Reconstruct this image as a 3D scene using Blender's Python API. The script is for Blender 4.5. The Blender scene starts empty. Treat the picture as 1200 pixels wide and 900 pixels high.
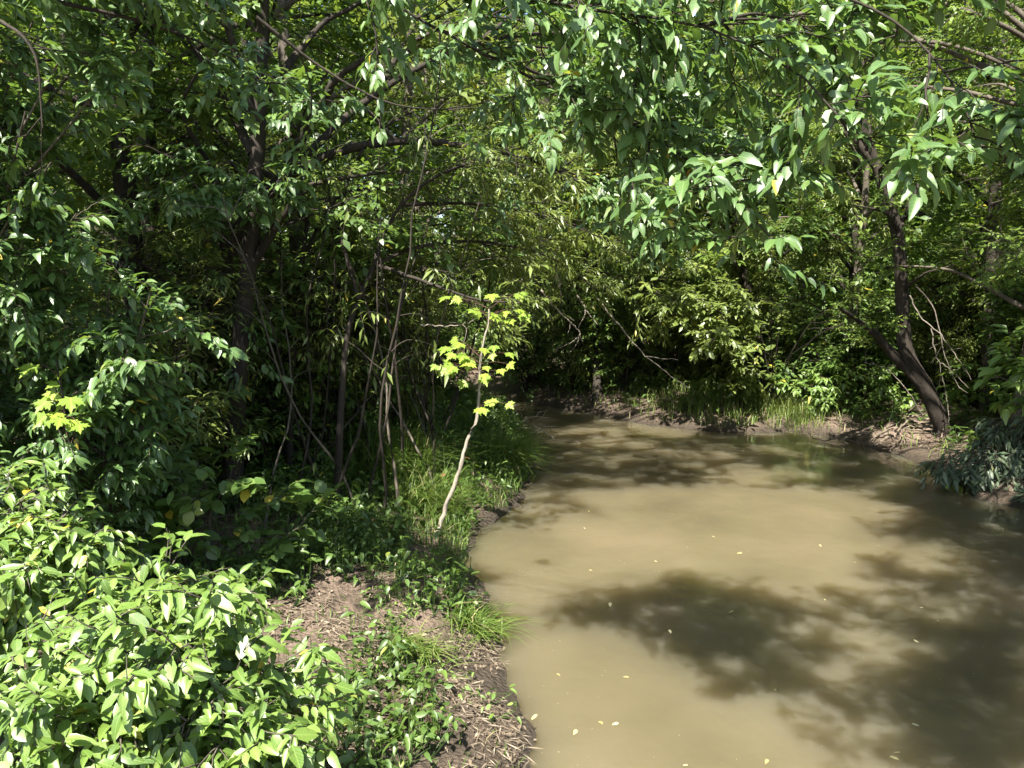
import bpy, math
import numpy as np
from mathutils import Vector

R = math.radians
F = 906.0                      # focal length in pixels of a 1200 px wide frame
PITCH = R(7.5)
CAM = np.array([0.0, 0.0, 2.4])
UP = np.array([0.0, 0.0, 1.0])
SUN_EL, SUN_AZ = 56.0, (-0.40, -0.92)      # sun high, behind the camera and a little to the left
rngs = np.random.default_rng

scene = bpy.context.scene
COL = scene.collection


# ------------------------------------------------------------------ measuring
def ray(px, py):
    dx, dz = (px - 600) / F, (450 - py) / F
    c, s = math.cos(PITCH), math.sin(PITCH)
    return np.array([dx, c + s * dz, -s + c * dz])


def at(px, py, y):
    r = ray(px, py)
    return CAM + r * (y / r[1])


def gp(px, py, z=0.0):
    r = ray(px, py)
    return CAM + r * ((z - CAM[2]) / r[2])


def nrm(a):
    return a / np.maximum(np.linalg.norm(a, axis=-1, keepdims=True), 1e-9)


# ------------------------------------------------------------------ terrain shape
_edge_px = [(625, 900), (613, 840), (592, 770), (570, 705), (548, 655), (560, 622), (606, 592), (628, 552), (622, 518), (604, 494), (588, 478)]
_far_px = [(612, 470), (680, 482), (740, 495), (800, 503), (860, 508), (930, 505), (985, 515), (1060, 535), (1108, 556), (1150, 585), (1230, 600)]
CREEK = [(-0.7, -14), (-0.35, 0)] + [tuple(gp(*p)[:2]) for p in _edge_px] + [(-1.4, 16.5), (-5, 19), (-9, 20), (-9.5, 22), (-4.5, 21), (-1.0, 18.0)] \
    + [tuple(gp(*p)[:2]) for p in _far_px] + [(5.6, 6.4), (5.1, 3.2), (5.2, 0), (5.4, -14)]
CREEK = np.array(CREEK)


def creek_sd(x, y):
    """signed distance to the creek outline, negative in the water"""
    x = np.asarray(x, float); y = np.asarray(y, float)
    p = np.stack([x, y], -1)
    best = np.full(x.shape, 1e9)
    inside = np.zeros(x.shape, bool)
    n = len(CREEK)
    for i in range(n):
        a, b = CREEK[i], CREEK[(i + 1) % n]
        ab = b - a
        t = np.clip(((p - a) @ ab) / (ab @ ab), 0, 1)
        d = np.linalg.norm(p - (a + t[..., None] * ab), axis=-1)
        best = np.minimum(best, d)
        cond = (a[1] > y) != (b[1] > y)
        xi = a[0] + (y - a[1]) / (b[1] - a[1] + 1e-12) * ab[0]
        inside ^= cond & (x < xi)
    return np.where(inside, -best, best)


def lump(x, y):
    return (0.05 * np.sin(2.1 * x + 1.3 * np.sin(1.7 * y)) * np.sin(1.9 * y + 0.6) + 0.03 * np.sin(5.3 * x + 2.2 * y) * np.sin(4.7 * y - 1.1 * x + 2)
            + 0.016 * np.sin(11 * x - 4 * y + 1) * np.sin(9.3 * y + 3 * x) + 0.010 * np.sin(23 * x + 9 * y) * np.sin(21 * y - 8 * x + 1))


def ground_z(x, y):
    sd = creek_sd(x, y)
    sd = sd + 0.05 * np.sin(6 * x + 2 * y) * np.sin(5 * y + 1) + 0.03 * np.sin(17 * x) * np.sin(15 * y)
    near = np.clip((5.6 - y) / 1.5, 0, 1) * (x < 1)
    out = (0.26 - .06 * near) * (1 - np.exp(-np.maximum(sd, 0) / (0.45 + .25 * near))) + 0.035 * np.minimum(np.maximum(sd, 0), 40) + lump(x, y) * np.clip(sd / 0.35, 0, 1)
    ins = -np.minimum(0.6, -np.minimum(sd, 0) * 0.7)
    return np.where(sd > 0, out, ins)


def gz(x, y):
    return float(ground_z(np.array([x]), np.array([y]))[0])


def foot(px, py):
    """where the ray through a pixel meets the ground"""
    z = 0.0
    for _ in range(12):
        p = gp(px, py, z)
        z = 0.5 * z + 0.5 * max(gz(p[0], p[1]), -0.05)
    p = gp(px, py, z)
    p[2] = gz(p[0], p[1])
    return p


# ------------------------------------------------------------------ mesh builder
class MB:
    def __init__(self):
        self.v, self.f, self.n, self.uv = [], [], 0, []

    def add(self, verts, faces, mat=0, tint=0.5, smooth=True):
        verts = np.asarray(verts, np.float32).reshape(-1, 3)
        faces = np.asarray(faces, np.int64)
        t = np.broadcast_to(np.asarray(tint, np.float32), (len(verts),))
        self.v.append((verts, t))
        self.f.append((faces + self.n, mat, smooth))
        self.n += len(verts)

    def build(self, name, mats, parent=None, base=(0, 0, 0)):
        me = bpy.data.meshes.new(name)
        co = np.concatenate([v for v, _ in self.v]) - np.asarray(base, np.float32)
        tint = np.concatenate([t for _, t in self.v]).astype(np.float32)
        loops = np.concatenate([f.ravel() for f, _, _ in self.f]).astype(np.int32)
        tot = np.concatenate([np.full(len(f), f.shape[1]) for f, _, _ in self.f])
        start = np.concatenate([[0], np.cumsum(tot)[:-1]]).astype(np.int32)
        mi = np.concatenate([np.full(len(f), m) for f, m, _ in self.f]).astype(np.int32)
        sm = np.concatenate([np.full(len(f), s) for f, _, s in self.f]).astype(bool)
        me.vertices.add(len(co)); me.vertices.foreach_set('co', co.astype(np.float32).ravel())
        me.loops.add(len(loops)); me.loops.foreach_set('vertex_index', loops)
        me.polygons.add(len(start)); me.polygons.foreach_set('loop_start', start)
        for m in (mats if isinstance(mats, (list, tuple)) else [mats]):
            me.materials.append(m)
        me.polygons.foreach_set('material_index', mi)
        me.update(calc_edges=True)
        me.polygons.foreach_set('use_smooth', sm)
        a = me.attributes.new('tint', 'FLOAT', 'POINT')
        a.data.foreach_set('value', tint)
        lu, lv = np.full(len(co), .5, np.float32), np.full(len(co), .5, np.float32)
        for b, x, y in self.uv:
            lu[b:b + len(x)] = x; lv[b:b + len(y)] = y
        for nm, q in (('leafu', lu), ('leafv', lv)):
            a = me.attributes.new(nm, 'FLOAT', 'POINT'); a.data.foreach_set('value', q)
        o = bpy.data.objects.new(name, me)
        COL.objects.link(o)
        if parent is not None:
            o.parent = parent
        return o


def tag(o, label=None, cat=None, group=None, kind=None):
    if label: o['label'] = label
    if cat: o['category'] = cat
    if group: o['group'] = group
    if kind: o['kind'] = kind
    return o


def thing(name, label, cat, loc, group=None):
    o = bpy.data.objects.new(name, None)
    COL.objects.link(o)
    o.location = [float(c) for c in loc]
    o.empty_display_size = 0.1
    return tag(o, label, cat, group)


def copy_tree(src, loc, rz, sc, label=None):
    r = src.copy(); COL.objects.link(r)
    r.location = [float(c) for c in loc]; r.rotation_euler = (0, 0, rz); r.scale = (sc, sc, sc)
    if label: r['label'] = label
    for ch in src.children:
        c = ch.copy(); COL.objects.link(c); c.parent = r
    return r


# ------------------------------------------------------------------ growing
def smooth_path(pts, k=24):
    """Catmull-Rom through the points, k samples even in length"""
    p = np.asarray(pts, float)
    q = np.vstack([2 * p[0] - p[1], p, 2 * p[-1] - p[-2]])
    out = []
    for i in range(len(p) - 1):
        t = np.linspace(0, 1, 12, endpoint=False)[:, None]
        a, b, c, d = q[i], q[i + 1], q[i + 2], q[i + 3]
        out.append(0.5 * (2 * b + (c - a) * t + (2 * a - 5 * b + 4 * c - d) * t ** 2 + (3 * b - a - 3 * c + d) * t ** 3))
    out = np.vstack(out + [p[-1:]])
    s = np.concatenate([[0], np.cumsum(np.linalg.norm(np.diff(out, axis=0), axis=1))])
    u = np.linspace(0, s[-1], k)
    return np.stack([np.interp(u, s, out[:, i]) for i in range(3)], 1)


def tubes(pts, r0, r1, sides=5, power=1.0, knob=0.0, seed=0):
    """tapered tubes round many polylines (N,K,3)"""
    pts = np.asarray(pts, float)
    if pts.ndim == 2: pts = pts[None]
    N, K, _ = pts.shape
    r0 = np.broadcast_to(np.asarray(r0, float), (N,)); r1 = np.broadcast_to(np.asarray(r1, float), (N,))
    t = np.linspace(0, 1, K)[None] ** power
    rad = r0[:, None] * (1 - t) + r1[:, None] * t
    if knob:
        rad = rad * (1 + knob * rngs(seed).standard_normal(rad.shape))
    tan = nrm(np.gradient(pts, axis=1))
    ref = np.where(np.abs(tan[..., 2:3]) > 0.9, np.array([1.0, 0, 0]), UP)
    a = nrm(np.cross(tan, ref)); b = np.cross(tan, a)
    th = np.linspace(0, 2 * np.pi, sides, endpoint=False)
    ring = a[:, :, None] * np.cos(th)[None, None, :, None] + b[:, :, None] * np.sin(th)[None, None, :, None]
    v = pts[:, :, None] + ring * rad[:, :, None, None]
    idx = np.arange(N * K * sides).reshape(N, K, sides)
    nx = np.roll(idx, -1, 2)
    f = np.stack([idx[:, :-1], nx[:, :-1], nx[:, 1:], idx[:, 1:]], -1).reshape(-1, 4)
    return v.reshape(-1, 3), f


def grow(rng, P, D, L, nseg, wander=0.25, grav=0.0):
    P = np.asarray(P, float); D = nrm(np.asarray(D, float))
    out = [P]
    step = (np.asarray(L, float) / nseg)[:, None]
    g = np.array([0, 0, -1.0])
    for i in range(nseg):
        D = nrm(D + wander * rng.standard_normal(D.shape) + grav * g)
        P = P + D * step
        out.append(P)
    return np.stack(out, 1)


def along(pts, idx, t):
    """point and tangent at fraction t of polylines idx"""
    K = pts.shape[1]
    u = np.clip(t * (K - 1), 0, K - 1.001)
    i = u.astype(int); fr = (u - i)[:, None]
    a, b = pts[idx, i], pts[idx, i + 1]
    return a * (1 - fr) + b * fr, nrm(b - a)


def spawn(rng, pts, rate, tmin, ang, up=0.2, tmax=1.0, zk=1.0):
    L = np.linalg.norm(np.diff(pts, axis=1), axis=2).sum(1)
    n = np.maximum(rng.poisson(L * rate * (tmax - tmin)), 1)
    idx = np.repeat(np.arange(len(pts)), n)
    t = tmin + (tmax - tmin) * rng.random(len(idx)) ** 0.85
    P, T = along(pts, idx, t)
    perp = rng.standard_normal(P.shape); perp -= (perp * T).sum(1, keepdims=True) * T
    perp = nrm(nrm(perp) + UP * up); 
    a = np.radians(rng.uniform(ang[0], ang[1], len(idx)))[:, None]
    return P, (T * np.cos(a) + perp * np.sin(a)) * [1, 1, zk], t


def tpl_ovate(w=0.5, fold=0.35, droop=0.25):
    ys, ws = [0.20, 0.48, 0.78], [0.40, 0.5, 0.30]
    z = lambda x, y: fold * abs(x) * (1 - 0.35 * y) - droop * y * y + 0.03 * math.sin(9 * y) * (abs(x) > 0)
    v = [(0, 0, 0)]
    for y, k in zip(ys, ws):
        for x in (-k * w, 0, k * w):
            v.append((x, y, z(x, y)))
    v.append((0, 1, z(0, 1) - .03))
    tri = [(0, 2, 1), (0, 3, 2), (7, 8, 10), (8, 9, 10)]
    quad = [(1, 2, 5, 4), (2, 3, 6, 5), (4, 5, 8, 7), (5, 6, 9, 8)]
    return np.array(v), np.array(tri), np.array(quad)


def tpl_lance(w=0.22, fold=0.3, droop=0.25):
    v = [(0, 0, 0), (-w / 2, .42, fold * w / 2 - droop * .17), (0, .45, -droop * .2), (w / 2, .42, fold * w / 2 - droop * .17), (0, 1, -droop)]
    return np.array(v), np.array([(0, 2, 1), (0, 3, 2), (1, 2, 4), (2, 3, 4)]), None


def tpl_bit(w=0.5, droop=0.2):
    v = [(0, 0, 0), (-w / 2, .45, 0.04), (w / 2, .45, 0.04), (0, 1, -droop)]
    return np.array(v), np.array([(0, 2, 1), (1, 2, 3)]), None


def tpl_maple():
    half = [(0.03, 0.02), (0.26, -0.10), (0.24, 0.06), (0.52, 0.10), (0.42, 0.22), (0.60, 0.52), (0.40, 0.46), (0.36, 0.58), (0.19, 0.44), (0.22, 0.70), (0.10, 0.72), (0.0, 1.0)]
    left = [(-x, y) for x, y in half[:-1]][::-1]
    ring = half + left
    v = [(0, 0.28, -0.03)] + [(x, y, 0.10 * abs(x) - 0.22 * y * y - 0.25 * x * x) for x, y in ring]
    n = len(ring)
    return np.array(v), np.array([(0, i + 1, (i + 1) % n + 1) for i in range(n)]), None


def add_leaves(mb, tpl, P, D, Nn, size, tint, mat=0):
    P = np.asarray(P); D = nrm(D); size = np.asarray(size); tint = np.asarray(tint)
    if isinstance(tpl, list):                                     # leaves of several curls mixed
        for k, t in enumerate(tpl):
            add_leaves(mb, t, P[k::len(tpl)], D[k::len(tpl)], Nn[k::len(tpl)], size[k::len(tpl)], tint[k::len(tpl)], mat)
        return
    v, tri, quad = tpl
    Nn = nrm(Nn - (Nn * D).sum(1, keepdims=True) * D)
    S = np.cross(D, Nn)
    sz = np.asarray(size)[:, None, None]
    w = P[:, None] + sz * (v[None, :, 0:1] * S[:, None] + v[None, :, 1:2] * D[:, None] + v[None, :, 2:3] * Nn[:, None])
    m = len(v)
    off = (np.arange(len(P)) * m)[:, None, None]
    tt = np.repeat(np.asarray(tint), m)
    base = mb.n
    mb.add(w.reshape(-1, 3), (off + tri[None]).reshape(-1, 3), mat, tt)
    wd = max(np.abs(v[:, 0]).max(), 1e-6)
    mb.uv.append((base, np.tile(v[:, 0] / wd, len(P)).astype(np.float32), np.tile(v[:, 1], len(P)).astype(np.float32)))
    if quad is not None:
        mb.f.append(((off + quad[None]).reshape(-1, 4) + base, mat, True))


def leaves_on(mb, rng, tw, spec, mat=0):
    """leaves alternate along twigs, spread to the sides, hanging a little"""
    L = np.linalg.norm(np.diff(tw, axis=1), axis=2).sum(1)
    n = np.maximum((L * spec['lrate'] + rng.random(len(L))).astype(int), 2)
    idx = np.repeat(np.arange(len(tw)), n)
    k = np.concatenate([np.arange(i) for i in n])
    t = (k + 0.4 + 0.4 * rng.random(len(k))) / n[idx]
    P, T = along(tw, idx, np.clip(0.08 + 0.92 * t, 0, 1))
    side = nrm(np.cross(T, UP) + 1e-4)
    side = side * np.where(k % 2 == 0, 1, -1)[:, None]
    dr = spec.get('ldroop', 0.35)
    fwd = spec.get('fwd', 0.6)
    D = T * fwd + side * (0.8 * rng.uniform(0.5, 1.1, len(k)))[:, None] - UP * (dr * rng.uniform(0.2, 1.6, len(k)))[:, None] + 0.22 * rng.standard_normal(P.shape)
    D = nrm(D)
    Nn = UP * spec.get('flat', 1.0) + spec.get('sunny', 0.55) * SUNV + spec.get('nj', 0.36) * rng.standard_normal(P.shape)
    size = rng.uniform(spec['ls'][0], spec['ls'][1], len(k)) * np.exp(.18 * rng.standard_normal(len(k))) * (0.75 + 0.25 * np.minimum(1, 1.6 - t))
    tint = np.clip(spec.get('tint', 0.45) + 0.17 * rng.standard_normal(len(k)) + 0.1 * rng.standard_normal(len(tw))[idx], 0.02, 0.94)
    tint = np.where(rng.random(len(k)) < spec.get('yellow', 0.006), 1.0, tint)
    P = P + D * (0.12 * size)[:, None]
    add_leaves(mb, spec['tpl'], P, D, Nn, size, tint, mat)
    return len(k)


NLEAF = [0]
_h = math.hypot(*SUN_AZ)
SUNV = np.array([SUN_AZ[0] / _h * math.cos(R(SUN_EL)), SUN_AZ[1] / _h * math.cos(R(SUN_EL)), math.sin(R(SUN_EL))])
# gaps in the canopy: places the sun reaches (point, radius of the gap, how far above the point it starts)
GAPS = [(at(x, y, d), r, t0) for x, y, d, r, t0 in [
    (540, 560, 7.0, .35, .3), (556, 470, 7.0, .4, .3), (560, 425, 7.0, .5, .45), (580, 370, 7.0, .5, .5),                       # young maple
    (200, 700, 2.5, .45, .7), (320, 760, 2.4, .45, .7), (120, 760, 2.3, .45, .7), (250, 830, 2.1, .45, .7), (60, 640, 2.9, .4, .7), (350, 840, 2.3, .4, .7), (60, 850, 2.1, .4, .7),   # bushes
    (1085, 455, 11.5, .35, .4), (1060, 500, 11.2, .5, .4), (935, 470, 13, .7, .6),                                            # far bank
    (600, 530, 8.5, .4, .5), (480, 800, 4.3, .35, .3), (540, 850, 4.0, .45, .3), (560, 800, 4.4, .35, .3)]]
GAPS += [(gp(x, y), r, .2) for x, y, r in [(600, 640, .5), (660, 620, .5), (720, 660, .45), (640, 680, .4), (800, 620, .5), (850, 650, .5), (930, 640, .45), (1000, 625, .35), (720, 840, .55), (640, 850, .45), (800, 880, .4), (700, 890, .45), (600, 690, .3), (760, 600, .4)]]
# whole drooping fronts of the willows that stand in the sun
SUNNY = [(at(x, y, d), r, t0) for x, y, d, r, t0 in [(600, 220, 9, .6, .8), (680, 290, 9.5, .55, .8), (760, 330, 11, .5, 1.0), (840, 300, 11.5, .55, 1.0), (880, 360, 11.3, .5, 1.2), (980, 370, 11, .5, 1.0), (720, 200, 10.5, .6, .8), (820, 200, 12, .6, 1.0),
    (520, 220, 8.5, .5, .6), (470, 280, 8.3, .4, .5), (560, 290, 8.8, .5, .6), (620, 320, 9.5, .4, .6), (400, 220, 8.0, .4, .5), (430, 150, 7.5, .4, .5), (360, 320, 7.6, .3, .4)]]
SUNNY += [(at(x, y, d), r, t0) for x, y, d, r, t0 in [
    (150, 310, 4.4, .2, .35), (200, 340, 4.4, .2, .35),
    (1120, 90, 9, .7, .8), (1150, 200, 8.5, .7, .8), (1000, 60, 10.5, .7, .8), (1110, 330, 9.5, .5, .8)]]
GAPS += SUNNY


def shaded(P, seed=0):
    """True for twigs that may stay; twigs that would fill a gap in the canopy are missing"""
    keep = np.ones(len(P), bool)
    rr = rngs(seed)
    for o, r, t0 in GAPS:
        v = P - o
        t = v @ SUNV
        dd = np.linalg.norm(v - t[:, None] * SUNV, axis=1)
        rad = r * (0.75 + 0.4 * rr.random(len(P)))
        keep &= ~((t > t0) & (dd < rad))
    return keep



def make_crown(mb, rng, limbs, s):
    """branches > twigs > leaves along the limbs; leaf material 0, bark material 1"""
    K = 24
    limbs = np.stack([smooth_path(l, K) for l in limbs])
    P, D, t = spawn(rng, limbs, s['brate'], s.get('btmin', 0.25), s.get('bang', (25, 75)), s.get('bup', 0.1), 1.0, s.get('zk', 0.55))
    L = rng.uniform(s['blen'][0], s['blen'][1], len(P)) * (1.1 - 0.45 * t)
    B = grow(rng, P, D, L, 7, s.get('bwander', 0.16), s.get('bgrav', 0.05))
    kb = shaded(B[:, 4]); B, L = B[kb], L[kb]
    a, b = tubes(B, s['br'] * L / s['blen'][1], 0.0016, 4)
    mb.add(a, b, 1)
    ends = limbs[:, -8:]
    ends = np.stack([smooth_path(e, 8) for e in ends])
    B2 = np.concatenate([B, ends])
    P, D, t = spawn(rng, B2, s['trate'], s.get('ttmin', 0.12), (20, 70), s.get('tup', 0.05), 1.0, s.get('zk', 0.55))
    L = rng.uniform(s['tlen'][0], s['tlen'][1], len(P)) * (1.05 - 0.35 * t)
    T = grow(rng, P, D, L, 4, 0.16, s.get('tgrav', 0.12))
    T = T[shaded(T[:, 2])]
    a, b = tubes(T, s.get('tr', 0.003), 0.0010, 3)
    mb.add(a, b, 1)
    tips = B[:, -4:]
    tips = tips[shaded(tips[:, 2])]
    NLEAF[0] += leaves_on(mb, rng, T, s)
    NLEAF[0] += leaves_on(mb, rng, tips, s)
    return B


# ------------------------------------------------------------------ materials
def newmat(name):
    m = bpy.data.materials.new(name); m.use_nodes = True
    nt = m.node_tree; nt.nodes.clear()
    out = nt.nodes.new('ShaderNodeOutputMaterial')
    return m, nt, out


def ramp(nt, stops, fac=None):
    r = nt.nodes.new('ShaderNodeValToRGB')
    e = r.color_ramp.elements
    while len(e) < len(stops): e.new(0.5)
    for el, (p, c) in zip(e, stops):
        el.position = p; el.color = (*c, 1)
    if fac is not None: nt.links.new(fac, r.inputs[0])
    return r


def leaf_mat(name, dark, mid, light, rough=0.38, trans=(0.16, 0.30, 0.03), tmix=0.35, spec=0.5, yellow=(0.42, 0.34, 0.04), veins=0.0):
    m, nt, out = newmat(name)
    at_ = nt.nodes.new('ShaderNodeAttribute'); at_.attribute_name = 'tint'
    c = ramp(nt, [(0.0, dark), (0.45, mid), (0.93, light), (0.985, yellow)], at_.outputs['Fac'])
    p = nt.nodes.new('ShaderNodeBsdfPrincipled')
    col = c.outputs[0]
    if veins:
        def mth(op, a, b=None):
            n = nt.nodes.new('ShaderNodeMath'); n.operation = op
            for k, q in enumerate((a, b)):
                if q is None: continue
                if isinstance(q, (int, float)): n.inputs[k].default_value = q
                else: nt.links.new(q, n.inputs[k])
            return n.outputs[0]
        au = nt.nodes.new('ShaderNodeAttribute'); au.attribute_name = 'leafu'
        av = nt.nodes.new('ShaderNodeAttribute'); av.attribute_name = 'leafv'
        ab = mth('ABSOLUTE', au.outputs['Fac'])
        mid = mth('LESS_THAN', ab, 0.07)
        fr = mth('FRACT', mth('SUBTRACT', mth('MULTIPLY', av.outputs['Fac'], 7.0), mth('MULTIPLY', ab, 1.6)))
        side = mth('MULTIPLY', mth('LESS_THAN', fr, 0.16), 0.55)
        vn = mth('MAXIMUM', mid, side)
        geo = nt.nodes.new('ShaderNodeNewGeometry')
        no = nt.nodes.new('ShaderNodeTexNoise'); no.inputs['Scale'].default_value = 55; no.inputs['Detail'].default_value = 3
        nt.links.new(geo.outputs['Position'], no.inputs['Vector'])
        sp = mth('MULTIPLY', mth('GREATER_THAN', no.outputs['Fac'], 0.66), 0.5)
        m1 = nt.nodes.new('ShaderNodeMix'); m1.data_type = 'RGBA'; m1.inputs[7].default_value = (*[min(1, q * 1.5 + .03) for q in light], 1)
        nt.links.new(mth('MULTIPLY', vn, veins), m1.inputs[0]); nt.links.new(col, m1.inputs[6])
        m2 = nt.nodes.new('ShaderNodeMix'); m2.data_type = 'RGBA'; m2.inputs[7].default_value = (0.13, 0.11, 0.04, 1)
        nt.links.new(sp, m2.inputs[0]); nt.links.new(m1.outputs[2], m2.inputs[6])
        col = m2.outputs[2]
        bm = nt.nodes.new('ShaderNodeBump'); bm.inputs['Strength'].default_value = 0.35; bm.inputs['Distance'].default_value = 0.004; bm.invert = True
        nt.links.new(vn, bm.inputs['Height']); nt.links.new(bm.outputs[0], p.inputs['Normal'])
    nt.links.new(col, p.inputs['Base Color'])
    p.inputs['Roughness'].default_value = rough
    p.inputs['Specular IOR Level'].default_value = spec
    t = nt.nodes.new('ShaderNodeBsdfTranslucent')
    mx = nt.nodes.new('ShaderNodeMix'); mx.data_type = 'RGBA'; mx.inputs[0].default_value = 0.45
    nt.links.new(c.outputs[0], mx.inputs[6]); mx.inputs[7].default_value = (*trans, 1)
    nt.links.new(mx.outputs[2], t.inputs['Color'])
    ms = nt.nodes.new('ShaderNodeMixShader'); ms.inputs[0].default_value = tmix
    nt.links.new(p.outputs[0], ms.inputs[1]); nt.links.new(t.outputs[0], ms.inputs[2])
    nt.links.new(ms.outputs[0], out.inputs[0])
    return m


def bark_mat(name, a, b, scale=9.0, stretch=(1, 1, 0.22), bump=1.0):
    m, nt, out = newmat(name)
    tc = nt.nodes.new('ShaderNodeTexCoord'); mp = nt.nodes.new('ShaderNodeMapping')
    mp.inputs['Scale'].default_value = stretch
    nt.links.new(tc.outputs['Object'], mp.inputs[0])
    n = nt.nodes.new('ShaderNodeTexNoise'); n.inputs['Scale'].default_value = scale; n.inputs['Detail'].default_value = 7; n.inputs['Roughness'].default_value = 0.65
    nt.links.new(mp.outputs[0], n.inputs['Vector'])
    c = ramp(nt, [(0.3, a), (0.7, b)], n.outputs['Fac'])
    p = nt.nodes.new('ShaderNodeBsdfPrincipled'); p.inputs['Roughness'].default_value = 0.85; p.inputs['Specular IOR Level'].default_value = 0.25
    nt.links.new(c.outputs[0], p.inputs['Base Color'])
    bm = nt.nodes.new('ShaderNodeBump'); bm.inputs['Strength'].default_value = bump; bm.inputs['Distance'].default_value = 0.035
    nt.links.new(n.outputs['Fac'], bm.inputs['Height']); nt.links.new(bm.outputs[0], p.inputs['Normal'])
    nt.links.new(p.outputs[0], out.inputs[0])
    return m


M = {}
M['glossy'] = leaf_mat('glossy_leaf', (0.036, 0.078, 0.024), (0.070, 0.135, 0.036), (0.130, 0.215, 0.050), 0.42, (0.22, 0.36, 0.03), 0.36, 0.75, veins=0.35)
M['bush'] = leaf_mat('bush_leaf', (0.062, 0.118, 0.022), (0.112, 0.188, 0.034), (0.180, 0.260, 0.052), 0.42, (0.22, 0.36, 0.03), 0.34, 0.7, veins=0.35)
M['willow'] = leaf_mat('willow_leaf', (0.070, 0.100, 0.022), (0.120, 0.165, 0.036), (0.190, 0.235, 0.060), 0.42, (0.28, 0.36, 0.04), 0.40, 0.6)
M['fine'] = leaf_mat('fine_leaf', (0.068, 0.118, 0.020), (0.112, 0.180, 0.030), (0.180, 0.250, 0.045), 0.5, (0.28, 0.40, 0.03), 0.42, 0.5)
M['maple'] = leaf_mat('maple_leaf', (0.12, 0.21, 0.03), (0.19, 0.29, 0.04), (0.29, 0.38, 0.05), 0.45, (0.40, 0.52, 0.04), 0.45, 0.45, veins=0.35)
M['dark'] = leaf_mat('understory_leaf', (0.040, 0.080, 0.017), (0.078, 0.138, 0.028), (0.130, 0.195, 0.040), 0.45, (0.24, 0.37, 0.03), 0.38, 0.6)
M['grey'] = leaf_mat('grey_willow_leaf', (0.045, 0.070, 0.040), (0.075, 0.105, 0.060), (0.120, 0.150, 0.090), 0.42, (0.14, 0.2, 0.06), 0.25, 0.5)
M['grass'] = leaf_mat('grass_blade', (0.050, 0.095, 0.015), (0.095, 0.160, 0.028), (0.180, 0.225, 0.060), 0.5, (0.24, 0.34, 0.03), 0.35, 0.4, (0.36, 0.30, 0.16))
M['dry'] = leaf_mat('dry_litter', (0.060, 0.044, 0.030), (0.150, 0.118, 0.082), (0.28, 0.235, 0.175), 0.8, (0.2, 0.15, 0.08), 0.12, 0.2, (0.20, 0.26, 0.05))
M['brown'] = leaf_mat('withered_leaf', (0.12, 0.07, 0.03), (0.22, 0.13, 0.06), (0.32, 0.21, 0.10), 0.7, (0.3, 0.18, 0.06), 0.25, 0.2)
M['float'] = leaf_mat('floating_leaf', (0.16, 0.13, 0.05), (0.28, 0.24, 0.10), (0.42, 0.38, 0.22), 0.5, (0.4, 0.35, 0.1), 0.1, 0.4)
M['bark'] = bark_mat('dark_bark', (0.016, 0.013, 0.010), (0.046, 0.037, 0.028))
M['greybark'] = bark_mat('grey_bark', (0.045, 0.037, 0.028), (0.13, 0.11, 0.085), 14)
M['palebark'] = bark_mat('pale_bark', (0.15, 0.13, 0.10), (0.34, 0.30, 0.24), 22)
M['deadwood'] = bark_mat('dead_wood', (0.10, 0.085, 0.068), (0.25, 0.215, 0.175), 18)
M['mudroot'] = bark_mat('muddy_root', (0.07, 0.053, 0.038), (0.21, 0.165, 0.125), 16)
M['redtwig'] = bark_mat('dark_red_twig', (0.035, 0.018, 0.012), (0.09, 0.05, 0.035), 20)


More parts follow.
